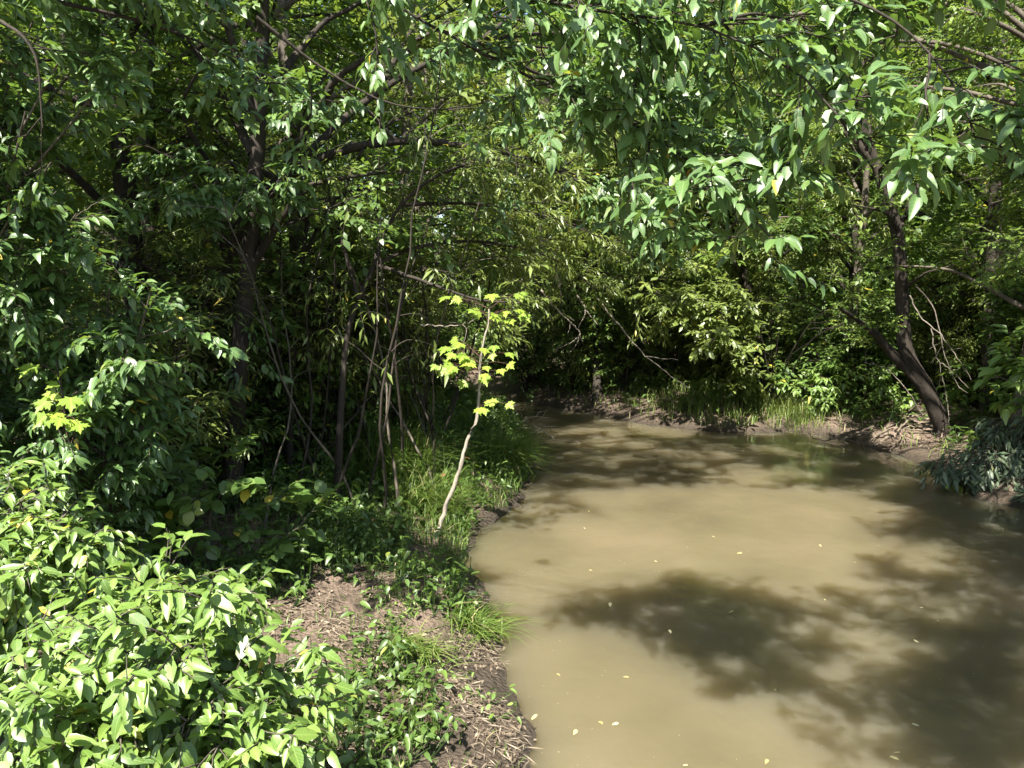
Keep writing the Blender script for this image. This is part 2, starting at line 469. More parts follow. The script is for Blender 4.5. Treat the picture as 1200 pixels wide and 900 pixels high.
def ground_mat():
    m, nt, out = newmat('muddy_ground')
    N, Lk = nt.nodes, nt.links
    geo = N.new('ShaderNodeNewGeometry')
    n1 = N.new('ShaderNodeTexNoise'); n1.inputs['Scale'].default_value = 3.5; n1.inputs['Detail'].default_value = 9; n1.inputs['Roughness'].default_value = 0.7
    n2 = N.new('ShaderNodeTexNoise'); n2.inputs['Scale'].default_value = 46; n2.inputs['Detail'].default_value = 6; n2.inputs['Roughness'].default_value = 0.75
    n3 = N.new('ShaderNodeTexVoronoi'); n3.inputs['Scale'].default_value = 34
    for n in (n1, n2, n3): Lk.new(geo.outputs['Position'], n.inputs['Vector'])
    c1 = ramp(nt, [(0.30, (0.072, 0.053, 0.037)), (0.55, (0.165, 0.126, 0.095)), (0.75, (0.26, 0.21, 0.165))], n2.outputs['Fac'])
    c2 = ramp(nt, [(0.38, (0.45, 0.43, 0.38)), (0.62, (1.05, 1.0, 0.98))], n1.outputs['Fac'])
    mul = N.new('ShaderNodeMix'); mul.data_type = 'RGBA'; mul.blend_type = 'MULTIPLY'; mul.inputs[0].default_value = 1
    Lk.new(c1.outputs[0], mul.inputs[6]); Lk.new(c2.outputs[0], mul.inputs[7])
    # wet mud within a hand's breadth of the water level is darker and shinier
    sep = N.new('ShaderNodeSeparateXYZ'); Lk.new(geo.outputs['Position'], sep.inputs[0])
    mr = N.new('ShaderNodeMapRange'); mr.inputs[1].default_value = 0.02; mr.inputs[2].default_value = 0.17
    Lk.new(sep.outputs['Z'], mr.inputs[0])
    wet = N.new('ShaderNodeMix'); wet.data_type = 'RGBA'; wet.inputs[6].default_value = (0.042, 0.032, 0.022, 1)
    Lk.new(mr.outputs[0], wet.inputs[0]); Lk.new(mul.outputs[2], wet.inputs[7])
    p = N.new('ShaderNodeBsdfPrincipled'); p.inputs['Specular IOR Level'].default_value = 0.35
    Lk.new(wet.outputs[2], p.inputs['Base Color'])
    rr = N.new('ShaderNodeMapRange'); rr.inputs[3].default_value = 0.45; rr.inputs[4].default_value = 0.92
    Lk.new(mr.outputs[0], rr.inputs[0]); Lk.new(rr.outputs[0], p.inputs['Roughness'])
    ad = N.new('ShaderNodeMath'); ad.operation = 'ADD'; Lk.new(n2.outputs['Fac'], ad.inputs[0]); Lk.new(n3.outputs['Distance'], ad.inputs[1])
    bm = N.new('ShaderNodeBump'); bm.inputs['Strength'].default_value = 0.9; bm.inputs['Distance'].default_value = 0.03
    Lk.new(ad.outputs[0], bm.inputs['Height']); Lk.new(bm.outputs[0], p.inputs['Normal'])
    Lk.new(p.outputs[0], out.inputs[0])
    return m


def water_mat():
    m, nt, out = newmat('muddy_water')
    N, Lk = nt.nodes, nt.links
    geo = N.new('ShaderNodeNewGeometry')
    n1 = N.new('ShaderNodeTexNoise'); n1.inputs['Scale'].default_value = 0.8; n1.inputs['Detail'].default_value = 4
    Lk.new(geo.outputs['Position'], n1.inputs['Vector'])
    c = ramp(nt, [(0.3, (0.078, 0.067, 0.038)), (0.7, (0.124, 0.103, 0.062))], n1.outputs['Fac'])
    p = N.new('ShaderNodeBsdfPrincipled')
    Lk.new(c.outputs[0], p.inputs['Base Color'])
    p.inputs['Roughness'].default_value = 0.03; p.inputs['IOR'].default_value = 1.33
    p.inputs['Subsurface Weight'].default_value = 1.0
    p.inputs['Subsurface Radius'].default_value = (1.0, 0.85, 0.55)
    p.inputs['Subsurface Scale'].default_value = WATER_SSS
    mp = N.new('ShaderNodeMapping'); mp.inputs['Scale'].default_value = (1.0, 1.0, 1.0)
    Lk.new(geo.outputs['Position'], mp.inputs[0])
    w1 = N.new('ShaderNodeTexNoise'); w1.inputs['Scale'].default_value = 7; w1.inputs['Detail'].default_value = 3
    w2 = N.new('ShaderNodeTexNoise'); w2.inputs['Scale'].default_value = 1.3; w2.inputs['Detail'].default_value = 2
    for w in (w1, w2): Lk.new(mp.outputs[0], w.inputs['Vector'])
    b1 = N.new('ShaderNodeBump'); b1.inputs['Strength'].default_value = 0.16; b1.inputs['Distance'].default_value = 0.03
    b2 = N.new('ShaderNodeBump'); b2.inputs['Strength'].default_value = 0.12; b2.inputs['Distance'].default_value = 0.06
    Lk.new(w1.outputs['Fac'], b1.inputs['Height']); Lk.new(w2.outputs['Fac'], b2.inputs['Height'])
    Lk.new(b1.outputs[0], b2.inputs['Normal']); Lk.new(b2.outputs[0], p.inputs['Normal'])
    Lk.new(p.outputs[0], out.inputs[0])
    return m


WATER_SSS = 2.5
M['ground'] = ground_mat()
M['water'] = water_mat()


# ------------------------------------------------------------------ ground and water
def grid_axis(lo, hi, near_lo, near_hi, fine, grow_=1.25):
    a = list(np.arange(near_lo, near_hi + 1e-6, fine))
    s = fine
    while a[-1] < hi: s *= grow_; a.append(a[-1] + s)
    s = fine
    while a[0] > lo: s *= grow_; a.insert(0, a[0] - s)
    return np.array(a)


gx = grid_axis(-400, 400, -6, 7.5, 0.05)
gy = grid_axis(-300, 600, 2, 15, 0.06)
X, Y = np.meshgrid(gx, gy)
Z = ground_z(X, Y)
ni, nj = X.shape
ix = np.arange(ni * nj).reshape(ni, nj)
mb = MB(); mb.add(np.stack([X, Y, Z], -1).reshape(-1, 3), np.stack([ix[:-1, :-1], ix[:-1, 1:], ix[1:, 1:], ix[1:, :-1]], -1).reshape(-1, 4))
tag(mb.build('ground', M['ground']), kind='structure')

mb = MB()
mb.add([(-30, -16, 0), (30, -16, 0), (30, 26, 0), (-30, 26, 0)], [(0, 1, 2, 3)])
wat = tag(mb.build('water', M['water']), kind='structure')

# ------------------------------------------------------------------ leaf recipes
OV = [tpl_ovate(0.50, 0.30, 0.22), tpl_ovate(0.44, 0.55, 0.40), tpl_ovate(0.54, 0.18, 0.05), tpl_ovate(0.40, 0.75, 0.30), tpl_ovate(0.48, 0.30, 0.60)]
OVB = [tpl_ovate(0.48, 0.30, 0.25), tpl_ovate(0.42, 0.60, 0.45), tpl_ovate(0.52, 0.18, 0.08), tpl_ovate(0.38, 0.80, 0.30), tpl_ovate(0.46, 0.35, 0.65)]
LA = tpl_lance(0.24, 0.3, 0.3)
BIT = tpl_bit(0.50, 0.15)
BITN = tpl_bit(0.30, 0.2)
MAP = tpl_maple()

S_NEAR = dict(btmin=0.06, nj=0.45, sunny=1.0, tpl=OV, brate=12.0, blen=(0.30, 0.70), br=0.006, trate=15, tlen=(0.10, 0.26), lrate=46, ls=(0.042, 0.078), bgrav=0.03, tgrav=0.06, ldroop=0.20, flat=0.8, yellow=0.003, bup=0.0, fwd=0.8)
S_BUSH = dict(tpl=OVB, brate=15.0, blen=(0.22, 0.50), br=0.005, trate=18, tlen=(0.08, 0.20), lrate=56, ls=(0.040, 0.070), bgrav=0.02, tgrav=0.08, ldroop=0.32, flat=0.8, bup=0.25, yellow=0.008, btmin=0.3, zk=0.8)
S_SHRUB = dict(tpl=OVB, brate=10.0, blen=(0.3, 0.7), br=0.006, trate=14, tlen=(0.10, 0.26), lrate=40, ls=(0.050, 0.090), bgrav=0.03, tgrav=0.06, ldroop=0.2, flat=1.0, bup=0.1)
S_WILLOW = dict(tpl=LA, brate=9.0, blen=(0.5, 1.2), br=0.009, trate=14, tlen=(0.15, 0.4), lrate=40, ls=(0.060, 0.110), bgrav=0.02, tgrav=0.05, ldroop=0.14, yellow=0.006, fwd=0.7)
S_FINE = dict(tpl=BIT, brate=8.0, blen=(0.5, 1.2), br=0.009, trate=13, tlen=(0.2, 0.5), lrate=42, ls=(0.040, 0.080), bgrav=0.02, tgrav=0.05, ldroop=0.15, yellow=0.004)
S_BG = dict(tpl=BIT, brate=5.0, blen=(0.8, 1.8), br=0.012, trate=9.0, tlen=(0.3, 0.7), lrate=26, ls=(0.08, 0.15), bgrav=0.02, tgrav=0.05, ldroop=0.15)


def built_tree(name, label, cat, trunks, limbs, s, leaf, bark, seed, group=None, extra_limbs=(), leafy_trunk=False, knob=0.015):
    """a tree with its own trunk and limbs given as point lists [(points, r0, r1)]"""
    rng = rngs(seed)
    base = np.asarray(trunks[0][0][0], float)
    root = thing(name, label, cat, base, group)
    for k, (pts, r0, r1) in enumerate(trunks):
        mb = MB()
        p = smooth_path(pts, 40)
        p[1:-1] += np.cumsum(rng.standard_normal(p[1:-1].shape), 0) * r1 * 0.05 * np.sin(np.linspace(0, np.pi, 38))[:, None]
        v, f = tubes(p, r0, r1, 10, 0.8, knob, seed)
        mb.add(v, f, 0)
        if k == 0:                                                # root flare
            fl = grow(rng, np.repeat(base[None] + UP * r0 * 0.9, 6, 0), np.stack([np.cos(np.arange(6) * 1.05 + seed), np.sin(np.arange(6) * 1.05 + seed), np.full(6, -0.75)], -1), np.full(6, r0 * 3.6), 6, 0.12, 0.08)
            v, f = tubes(fl, r0 * 0.55, r0 * 0.15, 6); mb.add(v, f, 0)
        mb.build('trunk', bark, root, base)
    for pts, r0, r1 in limbs:
        mb = MB(); p = smooth_path(pts, 24)
        p[1:-1] += np.cumsum(rng.standard_normal(p[1:-1].shape), 0) * r0 * 0.14 * np.sin(np.linspace(0, np.pi, 22))[:, None]
        v, f = tubes(p, r0, r1, 7, 0.8, knob, seed); mb.add(v, f, 0)
        mb.build('limb', bark, root, base)
    mb = MB()
    cl = [l[0] for l in limbs] + [l[0] for l in extra_limbs]
    if leafy_trunk: cl += [t[0] for t in trunks]
    make_crown(mb, rng, cl, s)
    mb.build('crown', [leaf, bark], root, base)
    return root


# ------------------------------------------------------------------ the tree over the near water (trunk just off to the left)
g = lambda x, y: np.array([x, y, gz(x, y)])
b0 = g(-3.4, 4.2)
fork = np.array([-3.0, 4.1, 3.6])
NT = 'glossy leaved tree reaching over the near water with the largest leaves across the top'
built_tree('overhanging_tree', NT, 'tree', [([b0, (-3.3, 4.2, 1.5), fork, (-2.8, 4.0, 5.2)], 0.12, 0.05)], [
    ([fork, at(60, -70, 3.9), at(300, -40, 3.8), at(480, 20, 3.7), at(620, 90, 3.5), at(750, 150, 3.2), at(850, 225, 2.9), at(905, 280, 2.7)], 0.013, 0.003),
    ([fork, at(150, -120, 3.6), at(400, -80, 3.4), at(640, 0, 3.1), at(820, 30, 2.8), at(940, 90, 2.6), at(990, 145, 2.5)], 0.013, 0.003),
    ([at(640, 0, 3.1), at(850, -30, 2.9), at(1020, 10, 2.7), at(1110, 90, 2.6), at(1150, 180, 2.5)], 0.012, 0.002),
    ([fork, at(-20, 20, 3.9), at(40, 60, 3.8), at(50, 150, 3.8)], 0.018, 0.003),
    ([fork, (-2.5, 3.8, 3.9), (-1.8, 3.6, 4.1), (-1.1, 3.3, 4.2)], 0.014, 0.002),  # limb above the view, added to shade the left bank
    ([(-2.5, 3.8, 3.9), (-2.0, 3.2, 4.1), (-1.4, 2.8, 4.2)], 0.010, 0.002),  # side limb, also unseen and added for shade on the bank
    ([at(300, 20, 3.8), at(380, 80, 3.9), at(460, 120, 3.9), at(540, 130, 3.9)], 0.010, 0.002),
    ([at(60, 0, 3.9), at(180, 30, 4.1), at(270, 70, 4.2), at(330, 110, 4.2)], 0.012, 0.002),
    ([at(480, 50, 3.7), at(560, 20, 3.9), at(680, 40, 3.8), at(780, 90, 3.6)], 0.010, 0.002),
    ([at(620, 90, 3.5), at(700, 100, 3.7), at(790, 150, 3.6), at(850, 190, 3.4)], 0.009, 0.002),
    ([at(820, 30, 2.8), at(900, 20, 3.1), at(1000, 60, 3.2), at(1070, 110, 3.2)], 0.009, 0.002),
    ([at(400, -40, 3.4), at(560, -60, 3.5), at(760, -40, 3.5), at(900, -10, 3.4), at(1080, 0, 3.3)], 0.012, 0.002),
    ([at(400, -40, 3.4), at(470, 10, 3.5), at(560, 60, 3.4), at(640, 110, 3.3)], 0.009, 0.002),
], S_NEAR, M['glossy'], M['bark'], 11)

# ------------------------------------------------------------------ the arching tree on the left bank
b1 = foot(178, 560)
d = b1[1]
trunk_pts = [b1, at(205, 460, d), at(248, 395, d), at(265, 300, d - .1), at(292, 250, d - .2), at(335, 205, d - .3)]
built_tree('arching_tree', 'dark leaning tree on the left bank arching over to the creek', 'tree',
           [(trunk_pts, 0.15, 0.06)], [
    ([trunk_pts[-1], at(400, 178, d - .4), at(500, 165, d - .4), at(620, 185, d - .3), at(720, 235, d - .2), at(790, 275, d - .2)], 0.055, 0.005),
    ([trunk_pts[-1], at(370, 130, d - .6), at(430, 70, d - 1.0), at(520, 60, d - 1.4)], 0.06, 0.008),
    ([trunk_pts[3], at(250, 200, d - .6), at(215, 130, d - 1.0), at(240, 70, d - 1.2)], 0.05, 0.008),
    ([trunk_pts[2], at(200, 330, d - .5), at(150, 300, d - .9), at(110, 320, d - 1.1)], 0.04, 0.007),
    ([trunk_pts[4], at(300, 150, d - .2), at(310, 60, d - .4), at(330, -30, d - .6)], 0.04, 0.01),
    ([trunk_pts[-1], at(440, 110, d + .2), at(560, 50, d + .5), at(700, 40, d + .9), at(840, 60, d + 1.2), at(940, 110, d + 1.3)], 0.045, 0.006),
    ([at(560, 50, d + .5), at(660, -20, d + .5), at(800, -40, d + .6), at(930, -10, d + .6), at(1040, 50, d + .7)], 0.03, 0.006),
    ([at(440, 110, d + .2), at(520, -10, d + 1.2), at(640, -30, d + 1.8), at(780, -10, d + 2.2), at(900, 30, d + 2.4)], 0.03, 0.006),
    ([at(440, 110, d + .2), at(500, 60, d + 1.4), at(600, 50, d + 2.4), at(720, 60, d + 3.0), at(840, 70, d + 3.3)], 0.03, 0.006),
    ([at(520, -10, d + 1.2), at(600, -80, d + 1.4), at(760, -90, d + 1.6), at(920, -60, d + 1.8)], 0.02, 0.006),  # limb above the view, added to shade the far water
    ([at(560, 50, d + .5), at(640, 90, d + 1.2), at(760, 130, d + 1.9), at(860, 170, d + 2.2)], 0.025, 0.005),
    ([trunk_pts[4], at(270, 190, d - .8), at(245, 225, d - 1.2), at(220, 240, d - 1.3)], 0.03, 0.005),
    ([trunk_pts[4], at(330, 210, d - .8), at(310, 240, d - 1.1), at(300, 270, d - 1.2)], 0.025, 0.004),
    ([trunk_pts[2], at(270, 400, d - .6), at(290, 380, d - .8), at(300, 400, d - .9)], 0.02, 0.004),
], dict(S_NEAR, brate=8, blen=(0.5, 1.1), trate=13, ls=(0.065, 0.105), lrate=36, btmin=0.3), M['glossy'], M['bark'], 12)

# upright dark trunk behind it
b2 = foot(272, 592)
d = b2[1]
built_tree('upright_tree', 'dark upright trunk standing just behind the leaning tree', 'tree',
           [([b2, at(276, 470, d), at(286, 330, d), at(300, 150, d), at(310, -60, d)], 0.10, 0.05)],
           [([at(288, 320, d), at(360, 230, d), at(450, 200, d)], 0.05, 0.01), ([at(296, 180, d), at(230, 60, d + .3), at(160, 0, d + .5)], 0.05, 0.01),
            ([at(303, 120, d), at(380, 30, d + .4), at(470, -20, d + .5)], 0.05, 0.01), ([at(300, 150, d), at(240, -40, d - .4), at(150, -120, d - .6)], 0.05, 0.01)],
           dict(S_BG, brate=7, ls=(.06, .10), trate=11), M['dark'], M['bark'], 13)

# ------------------------------------------------------------------ bushes, lower left
def bush(name, label, base, ends, s, leaf, seed, rise=0.5, cat='bush', bark=None, r=0.016):
    rng = rngs(seed); base = np.asarray(base, float)
    bark = bark or M['greybark']
    root = thing(name, label, cat, base)
    cl = []
    for e in ends:
        e = np.asarray(e); mid = base * 0.45 + e * 0.55; mid[2] = base[2] + (e[2] - base[2]) * (0.55 + 0.45 * rise)
        q = base + rng.normal(0, 0.05, 3) * [1, 1, 0]
        cl.append([q, q * 0.75 + mid * 0.25 + rng.normal(0, .03, 3), mid + rng.normal(0, .05, 3), e])
        mb = MB(); v, f = tubes(smooth_path(cl[-1], 16), r, 0.004, 6); mb.add(v, f)
        mb.build('stem', bark, root, base)
    mb = MB(); make_crown(mb, rng, cl, s)
    mb.build('foliage', [leaf, bark], root, base)
    return root


bush('leafy_bush', 'bright sunlit broad leaved bush filling the lower left corner', (-1.55, 2.75, gz(-1.55, 2.75)),
     [at(200, 665, 2.5), at(275, 715, 2.4), at(335, 785, 2.3), at(300, 850, 2.15), at(130, 720, 2.3), at(60, 760, 2.25), at(220, 770, 2.1), at(130, 850, 2.0),
      at(40, 860, 2.0), at(250, 900, 2.0), at(330, 930, 2.1), at(160, 930, 1.95), at(20, 950, 1.9), at(250, 830, 2.05)], S_BUSH, M['bush'], 21)
bush('leafy_bush', 'second sunlit bush at the left edge with scattered yellow leaves above the corner bush', (-2.5, 3.2, gz(-2.5, 3.2)),
     [at(25, 590, 3.0), at(80, 600, 2.9), at(140, 640, 2.9), at(10, 640, 2.8), at(60, 660, 2.8), at(-40, 600, 3), at(-60, 680, 2.8)], dict(S_BUSH, yellow=0.025), M['bush'], 22)
# shaded shrubs, middle and upper left
bs = foot(60, 640)
bush('tall_shrub', 'tall glossy shrub at the left edge with pale sunlit leaves on its upper side', (-4.0, 4.7, gz(-4.0, 4.7)),
     [at(40, 20, 4.1), at(70, 70, 4.0), at(110, 110, 4.1), at(30, 130, 3.9), at(60, 190, 3.9), at(20, 240, 4.0), at(90, 250, 4.2), at(-60, 60, 4.1), at(-50, 180, 4), at(20, 330, 4.1), at(120, 30, 4.4)],
     dict(S_SHRUB, brate=9), M['glossy'], 23, 0.3, r=0.022)
bush('mid_shrub', 'shrub under the leaning tree with a spray of sunlit leaves half way up', (-2.75, 5.0, gz(-2.75, 5.0)),
     [at(130, 320, 4.4), at(180, 330, 4.3), at(100, 370, 4.3), at(150, 410, 4.2), at(80, 420, 4.3), at(40, 400, 4.3), at(60, 480, 4.2)], S_SHRUB, M['glossy'], 24, 0.3)
bush('hazel_shrub', 'round leaved shrub in deep shade at the foot of the leaning tree', (-2.3, 5.4, gz(-2.3, 5.4)),
     [at(190, 520, 4.9), at(230, 540, 4.8), at(150, 540, 4.8), at(270, 560, 4.9), at(100, 560, 4.6), at(340, 630, 5.1)],
     dict(S_SHRUB, tpl=tpl_ovate(.8, .2, .15), brate=4, trate=7, ls=(.06, .11)), M['dark'], 25, 0.3)

# ------------------------------------------------------------------ young maples
def maple(label, path, r0, leafpts, seed, bark, name='maple_sapling', size=(0.075, 0.13), withered=None):
    rng = rngs(seed); base = np.asarray(path[0], float)
    root = thing(name, label, 'sapling', base)
    p = smooth_path(path, 40)
    p[1:-1] += rng.normal(0, r0 * .22, p[1:-1].shape)
    mb = MB(); v, f = tubes(p, r0, r0 * 0.35, 8, 1, 0.07, seed); mb.add(v, f); mb.build('trunk', bark, root, base)
    P = np.array([q for q in leafpts]); n = len(P)
    # each leaf hangs on its own stalk from the nearest stem point a bit lower
    near = np.array([p[np.argmin(np.linalg.norm(p - (q - UP * .06), axis=1))] for q in P])
    out = (P - near); out = out * [1, 1, 0.3] + rng.normal(0, .05, P.shape)
    D = nrm(out + np.array([0, -0.25, -0.18])); Nn = UP * 1.0 + np.array([0.15, -0.55, 0]) + 0.42 * rng.standard_normal(P.shape)
    sz = rng.uniform(*size, n)
    mb = MB()
    add_leaves(mb, MAP, P, D, Nn, sz, np.clip(0.5 + .2 * rng.standard_normal(n), .05, .93), 0)
    st = np.stack([near, (near * .5 + P * .5) + UP * .02, P], 1); v, f = tubes(st, .0035, .0016, 4); mb.add(v, f, 1)
    mb.build('foliage', [M['maple'], M['redtwig']], root, base)
    if withered is not None:
        for q in withered:
            mb = MB()
            add_leaves(mb, MAP, q[None], nrm(rng.normal(0, 1, (1, 3)) * [1, 1, .2] - UP * .4), UP + .4 * rng.normal(0, 1, (1, 3)), rng.uniform(.06, .09, 1), rng.random(1) * .4, 0)
            mb.build('withered_leaf', M['brown'], root, base)
    return root


sb = foot(512, 628); d = sb[1]
rng = rngs(5)
path = [sb, at(524, 590, d), at(540, 548, d), at(547, 518, d), at(558, 492, d), at(562, 455, d), at(563, 425, d), at(568, 395, d), at(572, 374, d), at(573, 362, d)]
lp = []
for (cx, cy, sx, sy, n) in [(560, 430, 16, 10, 9), (548, 425, 15, 8, 5), (606, 425, 5, 4, 1), (540, 402, 13, 6, 4), (568, 400, 13, 6, 3), (560, 365, 14, 8, 2), (538, 352, 10, 4, 2), (596, 365, 14, 7, 5), (615, 372, 8, 5, 3),
                            (572, 470, 12, 5, 2), (556, 478, 6, 4, 2), (516, 432, 7, 4, 2), (580, 350, 14, 5, 2), (595, 412, 6, 3, 1)]:
    for _ in range(n):
        lp.append(at(rng.normal(cx, sx), rng.normal(cy, sy), d + rng.normal(0, .14)))
wl = [at(x, y, d + e) for x, y, e in [(522, 556, .05), (536, 566, -.05), (548, 536, .1)]]
maple('young maple with bright yellow green leaves and a crooked pale trunk at the water edge', path, 0.022, lp, 5, M['palebark'], withered=wl)
mbp = foot(85, 640); mbp = g(-2.75, 4.3)
path = [mbp, at(82, 560, 4.2), at(78, 500, 4.1), at(70, 440, 4.1), at(66, 420, 4.1)]
rng = rngs(6)
lp = [at(rng.normal(72, 20), rng.normal(462, 20), 4.05 + rng.normal(0, .12)) for _ in range(17)]
maple('thin maple sapling with a few broad pale green leaves at the left edge', path, 0.010, lp, 6, M['bark'], size=(.075, .12))

# ------------------------------------------------------------------ right bank: leaning tree with two stems
b3 = foot(1108, 505)
d = b3[1]
tp = [b3, at(1085, 455, d), at(1062, 410, d), at(1058, 340, d), at(1052, 270, d), at(1030, 200, d), at(1010, 130, d), at(1020, 20, d)]
built_tree('bank_tree', 'leaning grey trunk rooted on the right bank beside the exposed roots', 'tree',
           [(tp, 0.125, 0.045)], [
    ([tp[1], at(1035, 405, d), at(1005, 378, d - .3), at(985, 362, d - .6)], 0.10, 0.02),
    ([tp[4], at(1090, 200, d), at(1140, 140, d - .4), at(1190, 110, d - .8)], 0.06, 0.01),
    ([tp[5], at(970, 130, d), at(920, 90, d - .4)], 0.06, 0.01),
    ([tp[6], at(1070, 70, d), at(1130, 20, d)], 0.05, 0.01),
    ([tp[6], at(960, 40, d - .4), at(900, 0, d - .8)], 0.05, 0.01),
    ([tp[4], at(1035, 250, d - .7), at(1000, 240, d - 1.1)], 0.03, 0.008), ([tp[5], at(1050, 180, d - .8), at(1080, 170, d - 1.2)], 0.03, 0.008),
    ([tp[3], at(1085, 320, d - .5), at(1120, 310, d - .8)], 0.03, 0.008), ([tp[6], at(1010, 90, d - .8), at(1000, 110, d - 1.2)], 0.03, 0.008),
], dict(S_FINE, brate=9, blen=(.6, 1.4)), M['fine'], M['bark'], 31)

# fine leaved trees along the right edge
for k, (px, py, dd, sd_, lab) in enumerate([
        (1185, 560, 9.2, 32, 'fine leaved yellow green tree behind the drooping willow at the right edge'),
        (1290, 560, 8.0, 33, 'tall light green tree at the top right corner'),
        (985, 470, 13.5, 34, 'light green tree behind the tuft of bright grass on the far bank')]):
    bx = at(px, py, dd); base = g(bx[0], dd)
    h = rngs(sd_).uniform(6.0, 7.2)
    rr = rngs(sd_)
    top = base + np.array([rr.normal(0, .4), rr.normal(0, .4), h])
    lim = []
    for j in range(11):
        t = 0.22 + 0.075 * j
        s0 = base + (top - base) * t
        a = j * 2.4 + k
        ln = 1.9 * (1.05 - 0.5 * t)
        e = s0 + np.array([math.cos(a) * ln, math.sin(a) * ln, 0.55])
        lim.append(([s0, s0 * .5 + e * .5 + UP * .2, e], 0.035, 0.007))
    if k == 1:                                                    # long limbs added out over the creek to shade the far water
        f = lambda z: base + (top - base) * (z / h)
        for q in ([(4.6, 7.8, 4.9), (3.2, 7.6, 5.0), (2.0, 7.5, 4.7)], [(4.6, 8.6, 4.9), (3.2, 8.8, 4.8), (2.2, 8.9, 4.5)], [(4.9, 7.2, 4.8), (3.8, 6.8, 4.9), (2.7, 6.7, 4.8)], [(4.8, 9.2, 4.6), (3.8, 9.8, 4.6), (3.0, 9.9, 4.3)], [(4.4, 8.2, 5.6), (3.2, 8.1, 5.8), (1.2, 8.0, 5.4)],
                  [(4.6, 7.4, 5.3), (3.0, 7.1, 5.4), (1.6, 7.0, 5.3), (0.3, 7.0, 5.1)], [(4.2, 8.2, 5.5), (2.4, 8.6, 5.4), (0.8, 8.8, 5.2)], [(3.6, 9.2, 5.4), (2.2, 10.0, 5.2), (0.8, 10.3, 5.0)]):
            lim.append(([f(3.6)] + [np.array(e) for e in q], 0.04, 0.006))
    built_tree('fine_leaved_tree', lab, 'tree', [([base, base * .5 + top * .5 + np.array([.15, .1, 0]), top], 0.10, 0.03)], lim, dict(S_FINE, brate=8), M['fine'], M['greybark'], sd_)

# overhanging light shrub at the far bank
fb = foot(905, 470); d = fb[1]
bush('overhanging_shrub', 'pale leaved shrub leaning out from the far bank over the water', fb,
     [at(820, 350, d - 1.6), at(760, 340, d - 1.8), at(860, 330, d - 1.5), at(930, 340, d - 1.6), at(990, 350, d - 1.8), at(1005, 375, d - 2.1), at(900, 380, d - 1.8), at(840, 390, d - 1.8), at(950, 400, d - 1.4), at(880, 430, d - 1),
      at(900, 290, d - .6), at(800, 300, d - 1)], dict(S_SHRUB, ls=(.08, .14), brate=9, trate=11, lrate=28, blen=(.4, .9), tpl=tpl_ovate(.42, .3, .2)), M['willow'], 41, 0.5, 'shrub', M['bark'], r=0.016)
fb = foot(1000, 480)
bush('low_shrub', 'low leafy shrub with a few reddish twigs between the far grass and the roots', fb,
     [at(960, 440, fb[1] - .3), at(1000, 430, fb[1] - .3), at(1040, 450, fb[1] - .2), at(980, 460, fb[1] - .5), at(1020, 470, fb[1] - .5), at(1050, 480, fb[1] - .3), at(940, 455, fb[1] - .2)], dict(S_SHRUB, ls=(.07, .12), lrate=30), M['bush'], 42, 0.4, 'shrub', M['redtwig'])
fb = foot(1190, 545)
bush('grey_willow', 'grey green narrow leaved willow drooping to the water at the right edge', fb + np.array([.5, .1, 0]),
     [at(1110, 530, fb[1] - .3), at(1130, 545, fb[1] - .5), at(1150, 530, fb[1] - .4), at(1180, 560, fb[1] - .7), at(1200, 580, fb[1] - 1.0), at(1190, 530, fb[1] - .4), at(1230, 560, fb[1] - .8), at(1100, 545, fb[1] - .4), at(1160, 505, fb[1] - .2), at(1220, 500, fb[1] - .3)],
     dict(S_WILLOW, brate=9, blen=(.25, .6), trate=12, tlen=(.12, .3), ls=(.10, .16), bgrav=.2, tgrav=.3), M['grey'], 43, 0.9, 'shrub', M['greybark'])
fb = g(5.6, 6.7)
bush('leaning_shrub', 'thin shrub with one sunlit leafy twig reaching in at the right edge', fb,
     [at(1165, 440, 6.9), at(1185, 420, 6.8), at(1215, 410, 6.8), at(1235, 450, 6.6)], dict(S_SHRUB, brate=3.5, ls=(.09, .14)), M['bush'], 44, 0.6, 'shrub')

# ------------------------------------------------------------------ willows arching in the centre
def willow(label, basepx, limbs_px, seed, r=0.042, leaf='willow', s=None, bark='bark'):
    fb = foot(*basepx); d = fb[1]
    lim = []
    trk = [fb] + [at(x, y, d + e) for x, y, e in limbs_px[0]]
    for l in limbs_px[1:]:
        lim.append(([at(x, y, d + e) for x, y, e in l], r * .5, 0.008))
    return built_tree('willow_tree', label, 'tree', [(trk, r, r * .5)], lim, s or S_WILLOW, M[leaf], M[bark], seed)


willow('willow on the left bank arching over behind the young maple', (395, 590),
       [[(400, 480, 0), (410, 380, .1), (440, 310, .2)],
        [(440, 310, .2), (490, 290, .6), (560, 285, 1.2), (640, 300, 1.9), (700, 340, 2.3)], [(430, 330, .2), (470, 240, .2), (550, 190, .2), (640, 190, .4), (720, 230, .6)], [(420, 350, .1), (400, 260, .2), (430, 170, .3), (500, 120, .4)],
        [(440, 310, .2), (500, 330, -.1), (560, 350, -.2), (610, 355, -.2)], [(470, 240, .2), (560, 240, 1.), (660, 260, 1.8), (740, 300, 2.3)]], 51)
willow('willow deeper in the left thicket with thin dark branches', (340, 565),
       [[(340, 470, 0), (350, 350, .1), (360, 260, .2)],
        [(355, 300, .2), (400, 230, .3), (470, 220, .4)], [(350, 340, .1), (420, 330, -.1), (480, 350, -.2)], [(360, 260, .2), (350, 150, .2), (400, 60, .3)], [(360, 260, .2), (290, 200, .3), (230, 150, .5)], [(345, 400, .1), (300, 350, .2), (240, 330, .3)]], 52)
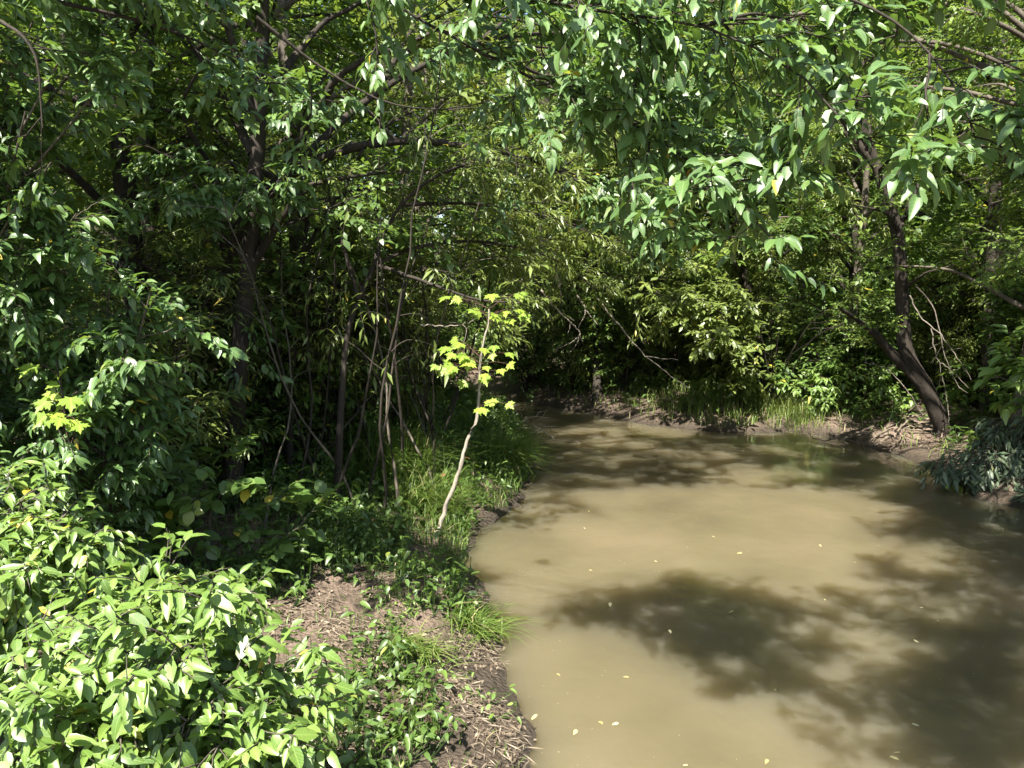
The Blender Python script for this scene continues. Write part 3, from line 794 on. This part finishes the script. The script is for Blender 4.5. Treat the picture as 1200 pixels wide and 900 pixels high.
willow('tall willow on the far bank hanging over the dark bend of the creek', (700, 466),
       [[(700, 400, .3), (690, 320, .3), (680, 240, .2)],
        [(690, 320, .3), (740, 250, -.2), (800, 250, -.8), (850, 290, -1.4)], [(685, 280, .2), (640, 220, -.4), (600, 230, -.8), (570, 280, -1.2)], [(680, 240, .2), (720, 160, -.4), (780, 160, -1), (830, 210, -1.6)],
        [(680, 240, .2), (660, 140, 0), (700, 60, 0)], [(680, 240, .2), (600, 140, -1.4), (520, 110, -2.4)], [(680, 240, .2), (680, 120, -1.4), (730, 90, -2.6)], [(680, 240, .2), (760, 120, -1.4), (850, 100, -2.4)], [(680, 240, .2), (720, 180, -1.6), (700, 170, -2.8)], [(690, 320, .3), (720, 320, -.8), (760, 330, -1.5), (790, 370, -2)], [(680, 250, .2), (620, 150, .2), (560, 120, .2)], [(695, 350, .3), (650, 320, -.6), (620, 330, -1)]], 53, 0.10, s=dict(S_WILLOW, blen=(.8, 1.7), ls=(.09, .15), lrate=30))
willow('willow leaning left above the shrub on the far bank', (900, 462),
       [[(890, 400, .3), (870, 310, .4), (850, 220, .5)],
        [(870, 300, .4), (820, 230, -.2), (770, 220, -.8)], [(860, 260, .4), (900, 180, 0), (960, 190, -.4), (1000, 240, -.8)], [(850, 220, .5), (840, 120, .4), (880, 40, .3)], [(850, 220, .5), (800, 130, .2), (750, 90, 0)], [(880, 350, .3), (930, 290, -.3), (980, 300, -.8)]], 54, 0.09, s=dict(S_WILLOW, blen=(.8, 1.7), ls=(.09, .15), lrate=30))

print('leaves so far', NLEAF[0])


# ------------------------------------------------------------------ forest behind: three kinds of tree, copied
def forest_tree(kind, seed, h, spread, s, leaf, bark, label):
    rr = rngs(seed)
    base = np.zeros(3); top = np.array([rr.normal(0, .3), rr.normal(0, .3), h])
    lim = []
    n = 15
    for j in range(n):
        t = 0.16 + 0.82 * j / n
        s0 = base + (top - base) * t
        a = j * 2.4 + rr.normal(0, .3); ln = spread * (1.1 - 0.55 * t) * rr.uniform(.75, 1.2)
        e = s0 + np.array([math.cos(a) * ln, math.sin(a) * ln, rr.uniform(.2, 1.2)])
        lim.append(([s0, s0 * .5 + e * .5 + UP * .25, e], 0.05, 0.01))
    o = built_tree(kind, label, 'tree', [([base, base * .5 + top * .5 + rr.normal(0, .15, 3) * [1, 1, 0], top], 0.14, 0.04)], lim, s, leaf, bark, seed, 'trees of the wood behind the creek')
    return o


FT = [forest_tree('woodland_tree', 61, 9.5, 2.6, S_BG, M['dark'], M['bark'], 'x'),
      forest_tree('woodland_tree', 62, 8.5, 2.4, dict(S_BG, ls=(.08, .14)), M['willow'], M['greybark'], 'x'),
      forest_tree('woodland_tree', 63, 10.5, 2.8, S_BG, M['fine'], M['bark'], 'x')]
rr = rngs(77)
spots = [(-3.6, 7.6, 0), (-5.2, 6.2, 0), (-2.6, 9.6, 1), (-4.6, 9.8, 2), (-6.8, 9.0, 0), (-1.8, 12.3, 1), (-3.9, 12.6, 0), (-6.2, 13, 1), (-8.5, 12, 2), (.6, 17.0, 0), (2.6, 16.4, 2), (4.5, 15.4, 1), (6.3, 14.2, 0), (7.6, 12.2, 2), (8.2, 10.0, 1),
         (-2.8, 24.2, 1), (-6, 16.4, 0), (-9.2, 16, 2), (-11, 12.5, 1), (1.2, 20.5, 1), (3.8, 19.6, 0), (6.8, 18.2, 1), (9.6, 15.6, 0), (10.8, 12.6, 2), (-7.5, 24.5, 0), (9.2, 8.0, 0), (12, 18, 1)]
for i, (x, y, k) in enumerate(spots):
    loc = np.array([x, y, gz(x, y) - .03]); side = 'left' if x < 0 else 'right'
    lab = 'leafy tree standing in the dim wood behind the %s bank' % ('left' if x < 0 else 'far' if y > 13 else 'right')
    if FT[k].get('used'):
        copy_tree(FT[k], loc, rr.uniform(0, 6.28), rr.uniform(.85, 1.1), lab)
    else:
        FT[k].location = loc; FT[k]['used'] = 1; FT[k]['label'] = lab
for o in list(COL.objects):
    if 'used' in o: del o['used']

def thicket_proto(seed, h, leaf, s, label):
    rr = rngs(seed)
    ends = [np.array([math.cos(k * 2.4) * rr.uniform(.3, 1.1), math.sin(k * 2.4) * rr.uniform(.3, 1.1), h * rr.uniform(.35, 1.0)]) for k in range(12)]
    o = bush('understory_shrub', label, np.zeros(3), ends, s, leaf, seed, 0.5, 'shrub', M['bark'], 0.014)
    o['group'] = 'shrubs under the trees of the wood'
    return o


SU = dict(S_BG, brate=7, blen=(.4, .9), trate=10, tlen=(.2, .45), lrate=26, ls=(.07, .13), btmin=.1)
TP = [thicket_proto(64, 2.2, M['dark'], SU, 'x'), thicket_proto(65, 3.0, M['willow'], dict(SU, tpl=LA), 'x'), thicket_proto(66, 2.6, M['dark'], dict(SU, ls=(.06, .10)), 'x')]
rr = rngs(78); placed = 0
for x, y in [(-2.4, 8.2), (-3.2, 6.6), (-4.3, 7.8), (-5.6, 8), (-4.6, 5.6), (-6, 6.6), (-1.9, 10.2), (-3.3, 10.6), (-5.2, 11.2), (-7.2, 11), (-1.4, 13.4), (-2.9, 14.2), (-4.8, 14.4), (-7.4, 14.6), (-9.6, 14), (-.6, 19.5),
             (.3, 16.2), (1.3, 15.4), (2.2, 15), (3.2, 15.2), (4.2, 15.4), (5, 14.8), (5.6, 13.4), (7.8, 12.9), (8.2, 11.4), (7.4, 10.0), (7, 9.2), (9.0, 11.8), (7.4, 13.2), (6.6, 14.6), (8.6, 12.4), (1.8, 17.8), (3.8, 17.4), (-.4, 18.6),
             (5.6, 16.6), (8, 16), (10, 14), (7.4, 8), (7.2, 6.9), (9.2, 10.6), (-11, 15), (-2.4, 24), (1, 22), (4, 22), (7, 20), (10, 18), (-5, 23.5), (-8.5, 25), (12, 15), (-12.5, 18)]:
    k = int(rr.integers(0, 3)); loc = np.array([x, y, gz(x, y) - .03])
    lab = 'dense dim shrub filling the wood floor behind the %s bank' % ('left' if x < -.8 else 'far' if y > 14 else 'right')
    if 'used' not in TP[k]: TP[k].location = loc; TP[k]['used'] = 1; TP[k]['label'] = lab
    else: copy_tree(TP[k], loc, rr.uniform(0, 6.28), rr.uniform(.8, 1.2), lab)
for o in list(COL.objects):
    if 'used' in o: del o['used']

# unseen trees added beyond the frame's edge to shade the water and left thicket
def side_tree(base, limbs, seed, label, s=None):
    base = np.array([*base, gz(*base)])
    trk = [base] + [np.array(p) for p in limbs[0]]
    lim = [([np.array(p) for p in l], 0.05, 0.01) for l in limbs[1:]]
    return built_tree('added_shade_tree', label, 'tree', [(trk, 0.14, 0.07)], lim, s or dict(S_BG, brate=6), M['dark'], M['bark'], seed)


side_tree((6.3, 6.2), [[(6.2, 6.2, 2.5), (6.0, 6.2, 5.0), (5.8, 6.3, 7.5)],
                       [(6.1, 6.2, 4.6), (5.6, 6.1, 5.4), (5.0, 6.2, 5.8)], [(6.1, 6.2, 5.2), (5.6, 5.4, 5.8), (5.2, 4.8, 6.0)], [(6.0, 6.3, 6.2), (5.6, 7.1, 6.8), (5.2, 7.6, 7)],
                       [(6.2, 6.2, 3.6), (5.8, 5.2, 4.2), (5.3, 4.6, 4.4)], [(6.2, 6.2, 4.2), (5.8, 7.2, 4.8), (5.4, 8.0, 5.0)], [(6.2, 6.2, 3.0), (5.6, 6.0, 3.2), (5.2, 5.7, 3.1)],
                       [(6.0, 6.2, 4.6), (4.8, 6.2, 5.0), (3.6, 6.1, 5.0), (2.6, 6.2, 4.8)], [(4.8, 6.2, 5.0), (4.0, 7.0, 5.2), (3.2, 7.4, 5.2)], [(4.8, 6.2, 5.0), (4.2, 5.4, 5.0), (3.4, 5.1, 4.9)]], 71, 'unseen dark leafy tree added on the right bank to shade the water')
side_tree((5.7, 1.6), [[(5.6, 1.7, 2.5), (5.3, 1.9, 4.2), (4.9, 2.1, 6.0)],
                       [(5.3, 1.9, 4.2), (4.2, 2.3, 4.5), (3.0, 2.5, 4.4), (2.1, 2.4, 4.2)],
                       [(5.2, 2.0, 4.6), (4.4, 3.2, 5.0), (3.6, 4.0, 5.0), (2.8, 4.4, 4.9)], [(5.2, 2.0, 4.6), (4.6, 3.6, 5.2), (4.2, 5.0, 5.3)],
                       [(5.3, 1.9, 4.2), (4.2, 1.4, 4.6), (3.0, 1.2, 4.5), (2.2, 1.1, 4.3)], [(4.9, 2.1, 6.0), (4.2, 2.8, 6.3), (3.6, 3.2, 6.2)], [(4.2, 2.3, 4.5), (3.4, 3.1, 4.8), (2.6, 3.4, 4.7)], [(5.2, 2.0, 4.6), (4.0, 2.9, 5.0), (3.1, 3.0, 5.0)], [(4.2, 1.4, 4.6), (3.4, 0.4, 4.8), (2.6, 0.2, 4.7)],
                       [(3.0, 1.2, 4.5), (1.9, 1.0, 4.6), (1.0, 0.9, 4.4)], [(3.0, 1.2, 4.5), (2.4, 1.8, 4.7), (1.7, 1.7, 4.6)], [(3.0, 2.5, 4.4), (2.4, 3.0, 4.6), (1.9, 3.0, 4.5)]],
          72, 'unseen dark leafy tree added on the near right bank, its long limbs shading the water', dict(S_BG, brate=8, trate=12, ls=(.07, .12), lrate=30, blen=(.6, 1.2)))

side_tree((-5.4, 4.3), [[(-5.3, 4.3, 3), (-5.1, 4.3, 6), (-5.0, 4.3, 8.5)],
                        [(-5.2, 4.3, 5.2), (-4.2, 4.0, 6.4), (-3.4, 3.8, 6.8)], [(-5.1, 4.3, 6), (-4.4, 5.2, 7), (-3.4, 5.8, 7.2)], [(-5.1, 4.3, 5.6), (-4.6, 3.0, 6.6), (-3.8, 2.2, 7.0)],
                        [(-5.0, 4.3, 7), (-5.6, 5.4, 7.8), (-5.4, 6.4, 8)], [(-5.1, 4.3, 6), (-6.2, 3.6, 7), (-7, 3.4, 7.2)]],
          73, 'unseen tall dark leafy tree added on the left bank to shade the thicket of thin stems', dict(S_BG, brate=8, trate=11))  # out of view, added to darken the left woods

# ------------------------------------------------------------------ thicket of thin stems on the left bank
STEMS = []
for k in range(6):
    rng = rngs(100 + k)
    h = rng.uniform(2.2, 3.6)
    root = thing('thin_sapling', 'slender bare stemmed sapling in the shaded thicket on the left bank', 'sapling', (0, 0, 0), 'thin saplings of the left thicket')
    p = grow(rng, np.zeros((1, 3)), np.array([[rng.normal(0, .15), rng.normal(0, .15), 1.0]]), [h], 14, 0.10, -0.05)
    mb = MB(); v, f = tubes(p, rng.uniform(.010, .020), .004, 6); mb.add(v, f)
    P, D, t = spawn(rng, p, 2.5, .3, (30, 70), .2); B = grow(rng, P, D, rng.uniform(.25, .7, len(P)), 6, .2, .05); v, f = tubes(B, .005, .0015, 4); mb.add(v, f)
    mb.build('trunk', [M['bark'], M['bark'], M['greybark']][k % 3], root)
    mb = MB(); P, D, t = spawn(rng, B, 4, .3, (20, 70), .0); T = grow(rng, P, D, rng.uniform(.12, .3, len(P)), 4, .15, .2); v, f = tubes(T, .002, .001, 3); mb.add(v, f, 1)
    leaves_on(mb, rng, T, dict(tpl=LA, lrate=20, ls=(.06, .11), tint=.4)); mb.build('crown', [M['willow'], M['bark']], root)
    STEMS.append(root)
for k in range(3):
    o = copy_tree(TP[1], (0, 0, 0), 0, 1.0)
    q = [(-2.1, 8.9), (-2.9, 8.4), (-1.7, 9.6)][k]; o.location = (*q, gz(*q) - .03); o.rotation_euler = (0, 0, k * 2.1); o.scale = (1.1,) * 3
    o['label'] = 'dense dim shrub filling the wood floor behind the left bank'
rr = rngs(88)
placed = 0
while placed < 46:
    px, py = rr.uniform(285, 520), rr.uniform(540, 640)
    p = foot(px, py)
    p[1] += rr.uniform(0, 2.2); p[2] = gz(p[0], p[1])
    if creek_sd(np.array([p[0]]), np.array([p[1]]))[0] < 0.45: continue
    if placed < 6: o = STEMS[placed]; o.location = p
    else: o = copy_tree(STEMS[placed % 6], p, rr.uniform(0, 6.28), rr.uniform(.8, 1.25))
    o.rotation_euler = (rr.normal(0, .05), rr.normal(.04, .06), rr.uniform(0, 6.28))
    placed += 1

# ------------------------------------------------------------------ bare dead sticks
def stick(name, label, pts, r0, r1, seed, mat='deadwood', twigs=3, cat='branch', group=None):
    rng = rngs(seed); p = smooth_path(pts, 24)
    base = p[0].copy()
    p[1:-1] += rng.normal(0, r0 * .5, p[1:-1].shape)
    mb = MB(); v, f = tubes(p, r0, r1, 6); mb.add(v, f)
    if twigs:
        P, D, t = spawn(rng, p[None], twigs / np.linalg.norm(p[-1] - p[0]), .3, (20, 55), .1); B = grow(rng, P, D, rng.uniform(.15, .5, len(P)), 6, .2, .0)
        v, f = tubes(B, r1 * 1.2, r1 * .4, 4); mb.add(v, f)
    o = mb.build(name, M[mat], None, base); o.location = base
    return tag(o, label, cat, group)


d = b3[1]
stick('dead_branch', 'pale bare branch slanting down to the right of the leaning trunk', [at(1066, 346, d - 1.0), at(1078, 370, d - 1.0), at(1105, 395, d - 1.1), at(1122, 420, d - 1.1), at(1138, 445, d - 1.1)], .010, .004, 201)
stick('dead_branch', 'pale bare branch bending over the first one beside the leaning trunk', [at(1073, 335, d - .9), at(1092, 358, d - .9), at(1102, 390, d - .9), at(1110, 425, d - .9), at(1135, 455, d - .9)], .009, .004, 202)
stick('dead_branch', 'short pale upright stick between the bare branches and the trunk', [at(1091, 385, d - 1.0), at(1098, 420, d - 1.0), at(1112, 432, d - 1.0), at(1124, 455, d - 1.0)], .008, .004, 203)
stick('dead_branch', 'thin crooked twig rising from the roots below the leaning trunk', [at(1082, 490, d - .4), at(1066, 462, d - .5), at(1048, 440, d - .5), at(1034, 430, d - .6), at(1012, 425, d - .6)], .009, .004, 204)
stick('dead_branch', 'thin upright pale stick in front of the roots at the right bank', [at(1113, 510, d - .3), at(1110, 470, d - .3), at(1104, 440, d - .3)], .007, .004, 205, twigs=0)
d = foot(860, 500)[1]
stick('dead_branch', 'long bare branch hanging over the water beneath the far willows', [at(700, 350, d - 2.5), at(728, 385, d - 2.5), at(752, 412, d - 2.5), at(785, 440, d - 2.5), at(808, 455, d - 2.5)], .012, .004, 206, twigs=4)
stick('dead_branch', 'bare twig hanging above the dark bend of the creek', [at(634, 340, d - 3), at(655, 365, d - 3), at(676, 385, d - 3), at(683, 400, d - 3)], .014, .005, 207, twigs=3)
stick('dead_branch', 'second bare twig hanging near the dark bend of the creek', [at(676, 345, d - 3), at(688, 365, d - 3), at(700, 380, d - 3)], .012, .005, 208, twigs=2)
stick('dead_branch', 'thin pale branch crossing the thicket left of the young maple', [at(492, 380, sb[1] + .3), at(520, 382, sb[1] + .3), at(545, 380, sb[1] + .25), at(556, 374, sb[1] + .2)], .008, .003, 209, twigs=3)
for k, pts in enumerate([[(478, 868), (492, 835), (506, 805), (516, 780)], [(458, 868), (468, 845), (478, 822)], [(515, 868), (506, 845), (494, 828)]]):
    q = [foot(*pts[0])] + [at(x, y, foot(*pts[0])[1] + .02 * i) for i, (x, y) in enumerate(pts[1:], 1)]
    stick('bare_twig', ['tallest thin dark twig standing on the muddy left bank', 'short dark twig leftmost of the three on the muddy bank', 'short dark twig leaning right on the muddy left bank'][k], q, .005, .0025, 210 + k, 'redtwig', 1, 'twig')

# roots and drift on the right bank
rr = rngs(9)
for k in range(16):
    a = foot(rr.uniform(1020, 1105), rr.uniform(492, 512)); ln = rr.uniform(.3, 1.0)
    th = rr.uniform(2.4, 4.6)
    pts = [a + UP * rr.uniform(.02, .14)]
    for j in range(1, 5):
        q = a + np.array([math.cos(th) * ln * j / 4, math.sin(th) * ln * j / 4, 0]) + rr.normal(0, .04, 3)
        q[2] = max(gz(q[0], q[1]), 0) + rr.uniform(.01, .1); pts.append(q)
    stick('exposed_root', 'muddy exposed root tangled at the water edge below the leaning trunk', pts, rr.uniform(.012, .035), .006, 300 + k, 'mudroot', 2, 'root', 'exposed roots on the right bank')
for k, (x0, y0, x1, y1) in enumerate([(606, 502, 640, 494), (590, 512, 636, 510), (612, 520, 652, 505), (600, 496, 650, 520)]):
    a, b = foot(x0, y0), foot(x1, y1)
    a[2] = max(a[2], 0) + .06; b[2] = max(b[2], 0) + .03
    stick('drift_stick', 'pale washed up stick lying across the end of the left bank', [a, (a + b) / 2 + UP * .06, b], .014, .005, 330 + k, 'deadwood', 3, 'stick', 'drift sticks by the bend')


# ------------------------------------------------------------------ grass, herbs and litter
def scatter(rng, n, box, ok):
    x = rng.uniform(box[0], box[1], n); y = rng.uniform(box[2], box[3], n)
    sd = creek_sd(x, y); m = ok(x, y, sd, rng)
    x, y = x[m], y[m]
    return np.stack([x, y, ground_z(x, y)], -1)


def blades(mb, rng, P, h, w, lean=0.5, tint=.45, mat=0, dirn=None):
    n = len(P)
    a = rng.uniform(0, 2 * np.pi, n)
    hd = np.stack([np.cos(a), np.sin(a), np.zeros(n)], -1)
    if dirn is not None: hd = nrm(hd * 0.7 + dirn)
    h = h * rng.uniform(.5, 1.2, n); ln = lean * rng.uniform(.3, 1.5, n)
    sd = np.cross(hd, UP)
    vs = []
    for t, k in ((0, 1), (.4, .9), (.75, .6), (1, 0.08)):
        c = P + hd * (h * ln * t ** 2)[:, None] + UP * (h * (t - .45 * ln * t ** 2.5))[:, None]
        vs += [c - sd * (w * k / 2), c + sd * (w * k / 2)]
    v = np.stack(vs, 1)
    off = (np.arange(n) * 8)[:, None, None]
    f = np.array([(0, 1, 3, 2), (2, 3, 5, 4), (4, 5, 7, 6)])
    tt = np.clip(tint + .2 * rng.standard_normal(n), .02, .93); tt = np.where(rng.random(n) < .06, 1., tt)
    mb.add(v.reshape(-1, 3), (off + f[None]).reshape(-1, 4), mat, np.repeat(tt, 8))


def noise2(x, y, s=1.0, ph=0.0):
    return .5 + .25 * np.sin(s * 2.3 * x + ph + 1.5 * np.sin(s * 1.1 * y)) + .25 * np.sin(s * 1.9 * y - ph + 1.2 * np.sin(s * 1.7 * x + 1))


rng = rngs(401)
mb = MB()
# left bank grass: thick along the water north of the mud patch, thin on the mud
P = scatter(rng, 60000, (-4, .3, 3.2, 15), lambda x, y, sd, r: (sd > .04) & (r.random(len(x)) < np.where(y > 5.4, .20 + .8 * np.exp(-sd / .7), .16) * np.clip(noise2(x, y, 2.2) * 1.6 - .4, 0, 1)) & ((y > 5.4) | (r.random(len(x)) < .6)))
blades(mb, rng, P, np.where(P[:, 1] > 5.4, .24, .10), .008, .75, .28)
P = scatter(rng, 30000, (0, 6, 10, 16), lambda x, y, sd, r: (sd > .1) & (r.random(len(x)) < .75 * np.exp(-((x - 4.1) / 1.1) ** 2 - ((y - 14) / 1.6) ** 2) + .05))
blades(mb, rng, P, .28, .012, .6, .75)
tag(mb.build('grass', M['grass']), kind='stuff')

# tussocks at the water edge: things of their own
def tussock(label, px, py, n, h, spread, seed, lean=1.0, dirn=(.5, -.3, 0), mat='grass', tint=.5):
    rng = rngs(seed); c = foot(px, py)
    q = np.repeat(c[None], n, 0) + rng.normal(0, spread, (n, 3)) * [1, 1, 0]
    q[:, 2] = np.maximum(ground_z(q[:, 0], q[:, 1]), -.02)
    mb = MB(); blades(mb, rng, q, h, .009, lean, tint, 0, np.array(dirn))
    o = mb.build('grass_tussock', M[mat], None, c); o.location = c
    return tag(o, label, 'grass tuft')


tussock('tall grass tuft hanging over the water to the right of the young maple', 588, 545, 700, .55, .14, 411, 1.1)
tussock('small pale grass tuft at the bend beside the drift sticks', 612, 520, 300, .35, .10, 412, 1.1)
tussock('dense arching grass tuft in the shade left of the young maple', 455, 560, 900, .75, .22, 413, .9, (.3, -.3, 0), tint=.35)
tussock('arching grass tuft at the foot of the young maple', 500, 600, 500, .5, .16, 414, .9)
tussock('grass tuft drooping over the undercut edge of the muddy bank', 556, 740, 260, .22, .08, 415, 1.2)
tussock('low green tuft in the middle of the muddy bank', 490, 765, 220, .16, .08, 416, 1.2, (.3, -.6, 0), tint=.7)
tussock('bright green tuft on the far bank below the pale shrub', 935, 488, 700, .38, .25, 417, .7, (0, -.2, 0), tint=.8)

# broad leaved herbs
rng = rngs(402)
def herbs(name, n, box, ok, leaf, s, per=9, hh=(.06, .35), tpl=None):
    P = scatter(rng, n, box, ok)
    k = per; Q = np.repeat(P, k, 0); m = len(Q)
    Q = Q + rng.normal(0, .06, (m, 3)) * [1, 1, 0]; Q[:, 2] += rng.uniform(hh[0], hh[1], m) * np.repeat(rng.uniform(.3, 1, len(P)), k)
    a = rng.uniform(0, 6.28, m)
    D = np.stack([np.cos(a), np.sin(a), rng.uniform(-.5, .3, m)], -1)
    mb = MB()
    add_leaves(mb, tpl or OVB, Q, D, UP + .35 * rng.standard_normal((m, 3)), rng.uniform(s[0], s[1], m), np.clip(rng.normal(.45, .2, m), .02, .94), 0)
    st = np.stack([np.repeat(P, k, 0), Q * [1, 1, .6] + np.repeat(P, k, 0) * [0, 0, .4], Q], 1)
    v, f = tubes(st, .0022, .0012, 3); mb.add(v, f, 0, .3)
    return tag(mb.build(name, leaf), kind='stuff')


herbs('undergrowth', 14000, (-7, .3, 2.6, 15), lambda x, y, sd, r: (sd > np.where(y > 4.95, .12, .58 + .2 * np.sin(3 * y) - .15 * (y - 4))) & (r.random(len(x)) < .75 * np.clip(noise2(x, y, 1.6, 2) * 1.7 - .25, 0, 1)), M['dark'], (.04, .085))
herbs('undergrowth', 480, (-1.6, .2, 3.2, 6.2), lambda x, y, sd, r: (sd > .12) & (r.random(len(x)) < .42 * np.clip(noise2(x, y, 3.6, 1) * 2 - .8, 0, 1)), M['bush'], (.03, .055), 7, (.02, .10))
herbs('undergrowth', 5000, (-3, 11, 6, 20), lambda x, y, sd, r: (sd > .5) & (r.random(len(x)) < .6), M['dark'], (.06, .13), 9, (.1, .5))

# dry litter: old grass stalks, chips and curled leaves on the mud
rng = rngs(403)
mb = MB()
P = scatter(rng, 60000, (-1.9, .35, 2.8, 6.8), lambda x, y, sd, r: (sd > .02) & (sd < 1.5) & (r.random(len(x)) < .75 * np.clip((5.9 - y) * 1.2, .04, 1) * np.clip(noise2(x, y, 4.2, 4) * 2.2 - .7, 0, 1)))
n = len(P); a = rng.normal(-.6, .8, n)
D = np.stack([np.cos(a), np.sin(a), rng.normal(0, .14, n)], -1)
P[:, 2] += rng.uniform(.004, .03, n)
add_leaves(mb, tpl_lance(.07, .0, .05), P, D, UP + .3 * rng.standard_normal((n, 3)), .012 + .10 * rng.random(n) ** 3, np.clip(rng.normal(.5, .25, n), .02, .93), 0)
k = rng.random(n) < .30
Q = P[k] + rng.normal(0, .05, (k.sum(), 3)) * [1, 1, 0]; Q[:, 2] = ground_z(Q[:, 0], Q[:, 1]) + .012
m = len(Q)
add_leaves(mb, OVB, Q, rng.normal(0, 1, (m, 3)) * [1, 1, .2], UP + .5 * rng.standard_normal((m, 3)), rng.uniform(.012, .045, m), np.clip(rng.normal(.35, .2, m), .02, .93), 0)
P = scatter(rng, 9000, (0, 6.2, 8, 16), lambda x, y, sd, r: (sd > .02) & (sd < 1.2))
n = len(P); a = rng.uniform(0, 6.28, n); P[:, 2] += .015
add_leaves(mb, tpl_lance(.08, 0, .05), P, np.stack([np.cos(a), np.sin(a), rng.normal(0, .15, n)], -1), UP + .3 * rng.standard_normal((n, 3)), rng.uniform(.06, .22, n), np.clip(rng.normal(.15, .2, n), .02, .93), 0)
tag(mb.build('leaf_litter', M['dry']), kind='stuff')

# ------------------------------------------------------------------ on the water
rng = rngs(404)
mb = MB()                                                         # specks: seeds, bud scales, pollen crumbs
P = scatter(rng, 9000, (-1.5, 5.6, 3.2, 13), lambda x, y, sd, r: (sd < -.05) & (r.random(len(x)) < .10 + .9 * np.exp(sd / .16)))
n = len(P); P[:, 2] = .006; a = rng.uniform(0, 6.28, n)
add_leaves(mb, tpl_bit(.6, 0), P, np.stack([np.cos(a), np.sin(a), np.zeros(n)], -1), np.tile(UP, (n, 1)), rng.uniform(.003, .010, n), rng.random(n) * .93, 0)
tag(mb.build('floating_debris', M['float']), kind='stuff')

proto = []
for k in range(3):
    r2 = rngs(420 + k); mb = MB()
    add_leaves(mb, tpl_ovate(.5, .5 - .2 * k, .15), np.zeros((1, 3)), np.array([[1., 0, .0]]), UP[None], [.075], [.3 + .3 * k], 0)
    o = mb.build('floating_leaf', M['float']); tag(o, 'small pale fallen leaf floating on the muddy water', 'leaf', 'leaves floating on the creek'); proto.append(o)
lpx = [(737, 797), (908, 812), (1070, 752), (1098, 730), (966, 704), (1068, 851), (900, 893), (1055, 885), (684, 620), (1000, 660), (834, 630), (715, 708), (690, 670), (860, 718), (784, 740), (652, 792), (676, 858), (725, 850), (706, 852),
       (630, 840), (1082, 714), (870, 650), (960, 640), (770, 660), (690, 600), (957, 536), (1068, 536), (810, 560), (1042, 890), (806, 900)]
for i, (x, y) in enumerate(lpx):
    p = gp(x, y); p[2] = .014
    o = proto[i] if i < 3 else proto[i % 3].copy()
    if i >= 3: COL.objects.link(o)
    o.location = p; o.rotation_euler = (rng.normal(0, .1), rng.normal(0, .1), rng.uniform(0, 6.28)); s = rng.uniform(.3, .7); o.scale = (s, s, s)

# ------------------------------------------------------------------ far-off wood closing the view
rng = rngs(405)
mb = MB()
nc = 11000
C = np.stack([rng.uniform(-30, 32, nc), rng.uniform(22, 32, nc), rng.uniform(.2, 19, nc) * rng.uniform(.6, 1, nc)], -1)
C = C[(C[:, 1] > 25) | (np.abs(C[:, 0]) > 8)]
a = rng.uniform(0, 6.28, 1600); rad = rng.uniform(16, 26, 1600)
C2 = np.stack([np.cos(a) * rad, 8 + np.sin(a) * rad, rng.uniform(.3, 13, 1600)], -1); C2 = C2[(np.abs(C2[:, 0]) > 11) & (C2[:, 1] > 0)]
C = np.concatenate([C, C2]); nc = len(C)
k = 70
Q = np.repeat(C, k, 0) + rng.normal(0, .55, (nc * k, 3))
m = len(Q); a = rng.uniform(0, 6.28, m)
add_leaves(mb, BIT, Q, np.stack([np.cos(a), np.sin(a), rng.uniform(-.8, .3, m)], -1), UP + .5 * rng.standard_normal((m, 3)), rng.uniform(.18, .36, m), np.clip(np.repeat(rng.normal(.45, .15, nc), k) + rng.normal(0, .12, m), .02, .94), 0)
tag(mb.build('distant_woods', M['dark']), kind='stuff')

# ------------------------------------------------------------------ light, sky, camera
w = bpy.data.worlds.new('World'); scene.world = w; w.use_nodes = True
nt = w.node_tree; nt.nodes.clear()
sky = nt.nodes.new('ShaderNodeTexSky'); sky.sky_type = 'NISHITA'; sky.sun_disc = False
el = R(SUN_EL); hx, hy = SUN_AZ; hl = math.hypot(hx, hy)
sd_ = Vector((hx / hl * math.cos(el), hy / hl * math.cos(el), math.sin(el)))
sky.sun_elevation = el; sky.sun_rotation = math.atan2(hx, hy)
sky.air_density = 1.0; sky.dust_density = 1.2; sky.ozone_density = 1.0
bg = nt.nodes.new('ShaderNodeBackground'); bg.inputs[1].default_value = 0.075
wo = nt.nodes.new('ShaderNodeOutputWorld')
nt.links.new(sky.outputs[0], bg.inputs[0]); nt.links.new(bg.outputs[0], wo.inputs[0])
sun = bpy.data.lights.new('sun', 'SUN'); sun.energy = 5.0; sun.angle = R(0.53); sun.color = (1.0, 0.95, 0.86)
so = bpy.data.objects.new('sun', sun); COL.objects.link(so)
so.rotation_euler = (-sd_).to_track_quat('-Z', 'Y').to_euler(); so.location = (8, -5, 15)

cam = bpy.data.cameras.new('camera'); cam.sensor_width = 36; cam.lens = F / 1200 * 36; cam.clip_start = 0.05; cam.clip_end = 2000
co = bpy.data.objects.new('camera', cam); COL.objects.link(co)
co.location = CAM; co.rotation_euler = (math.pi / 2 - PITCH, 0, 0)
scene.camera = co

vs = scene.view_settings
vs.view_transform = 'Standard'; vs.look = 'None'; vs.exposure = 2.15; vs.gamma = 1.0
scene.render.engine = 'CYCLES'
cy = scene.cycles
cy.max_bounces = 6; cy.diffuse_bounces = 4; cy.glossy_bounces = 3; cy.transmission_bounces = 4; cy.sample_clamp_indirect = 6
cy.use_denoising = True
print('leaves', NLEAF[0], 'objects', len(COL.objects))
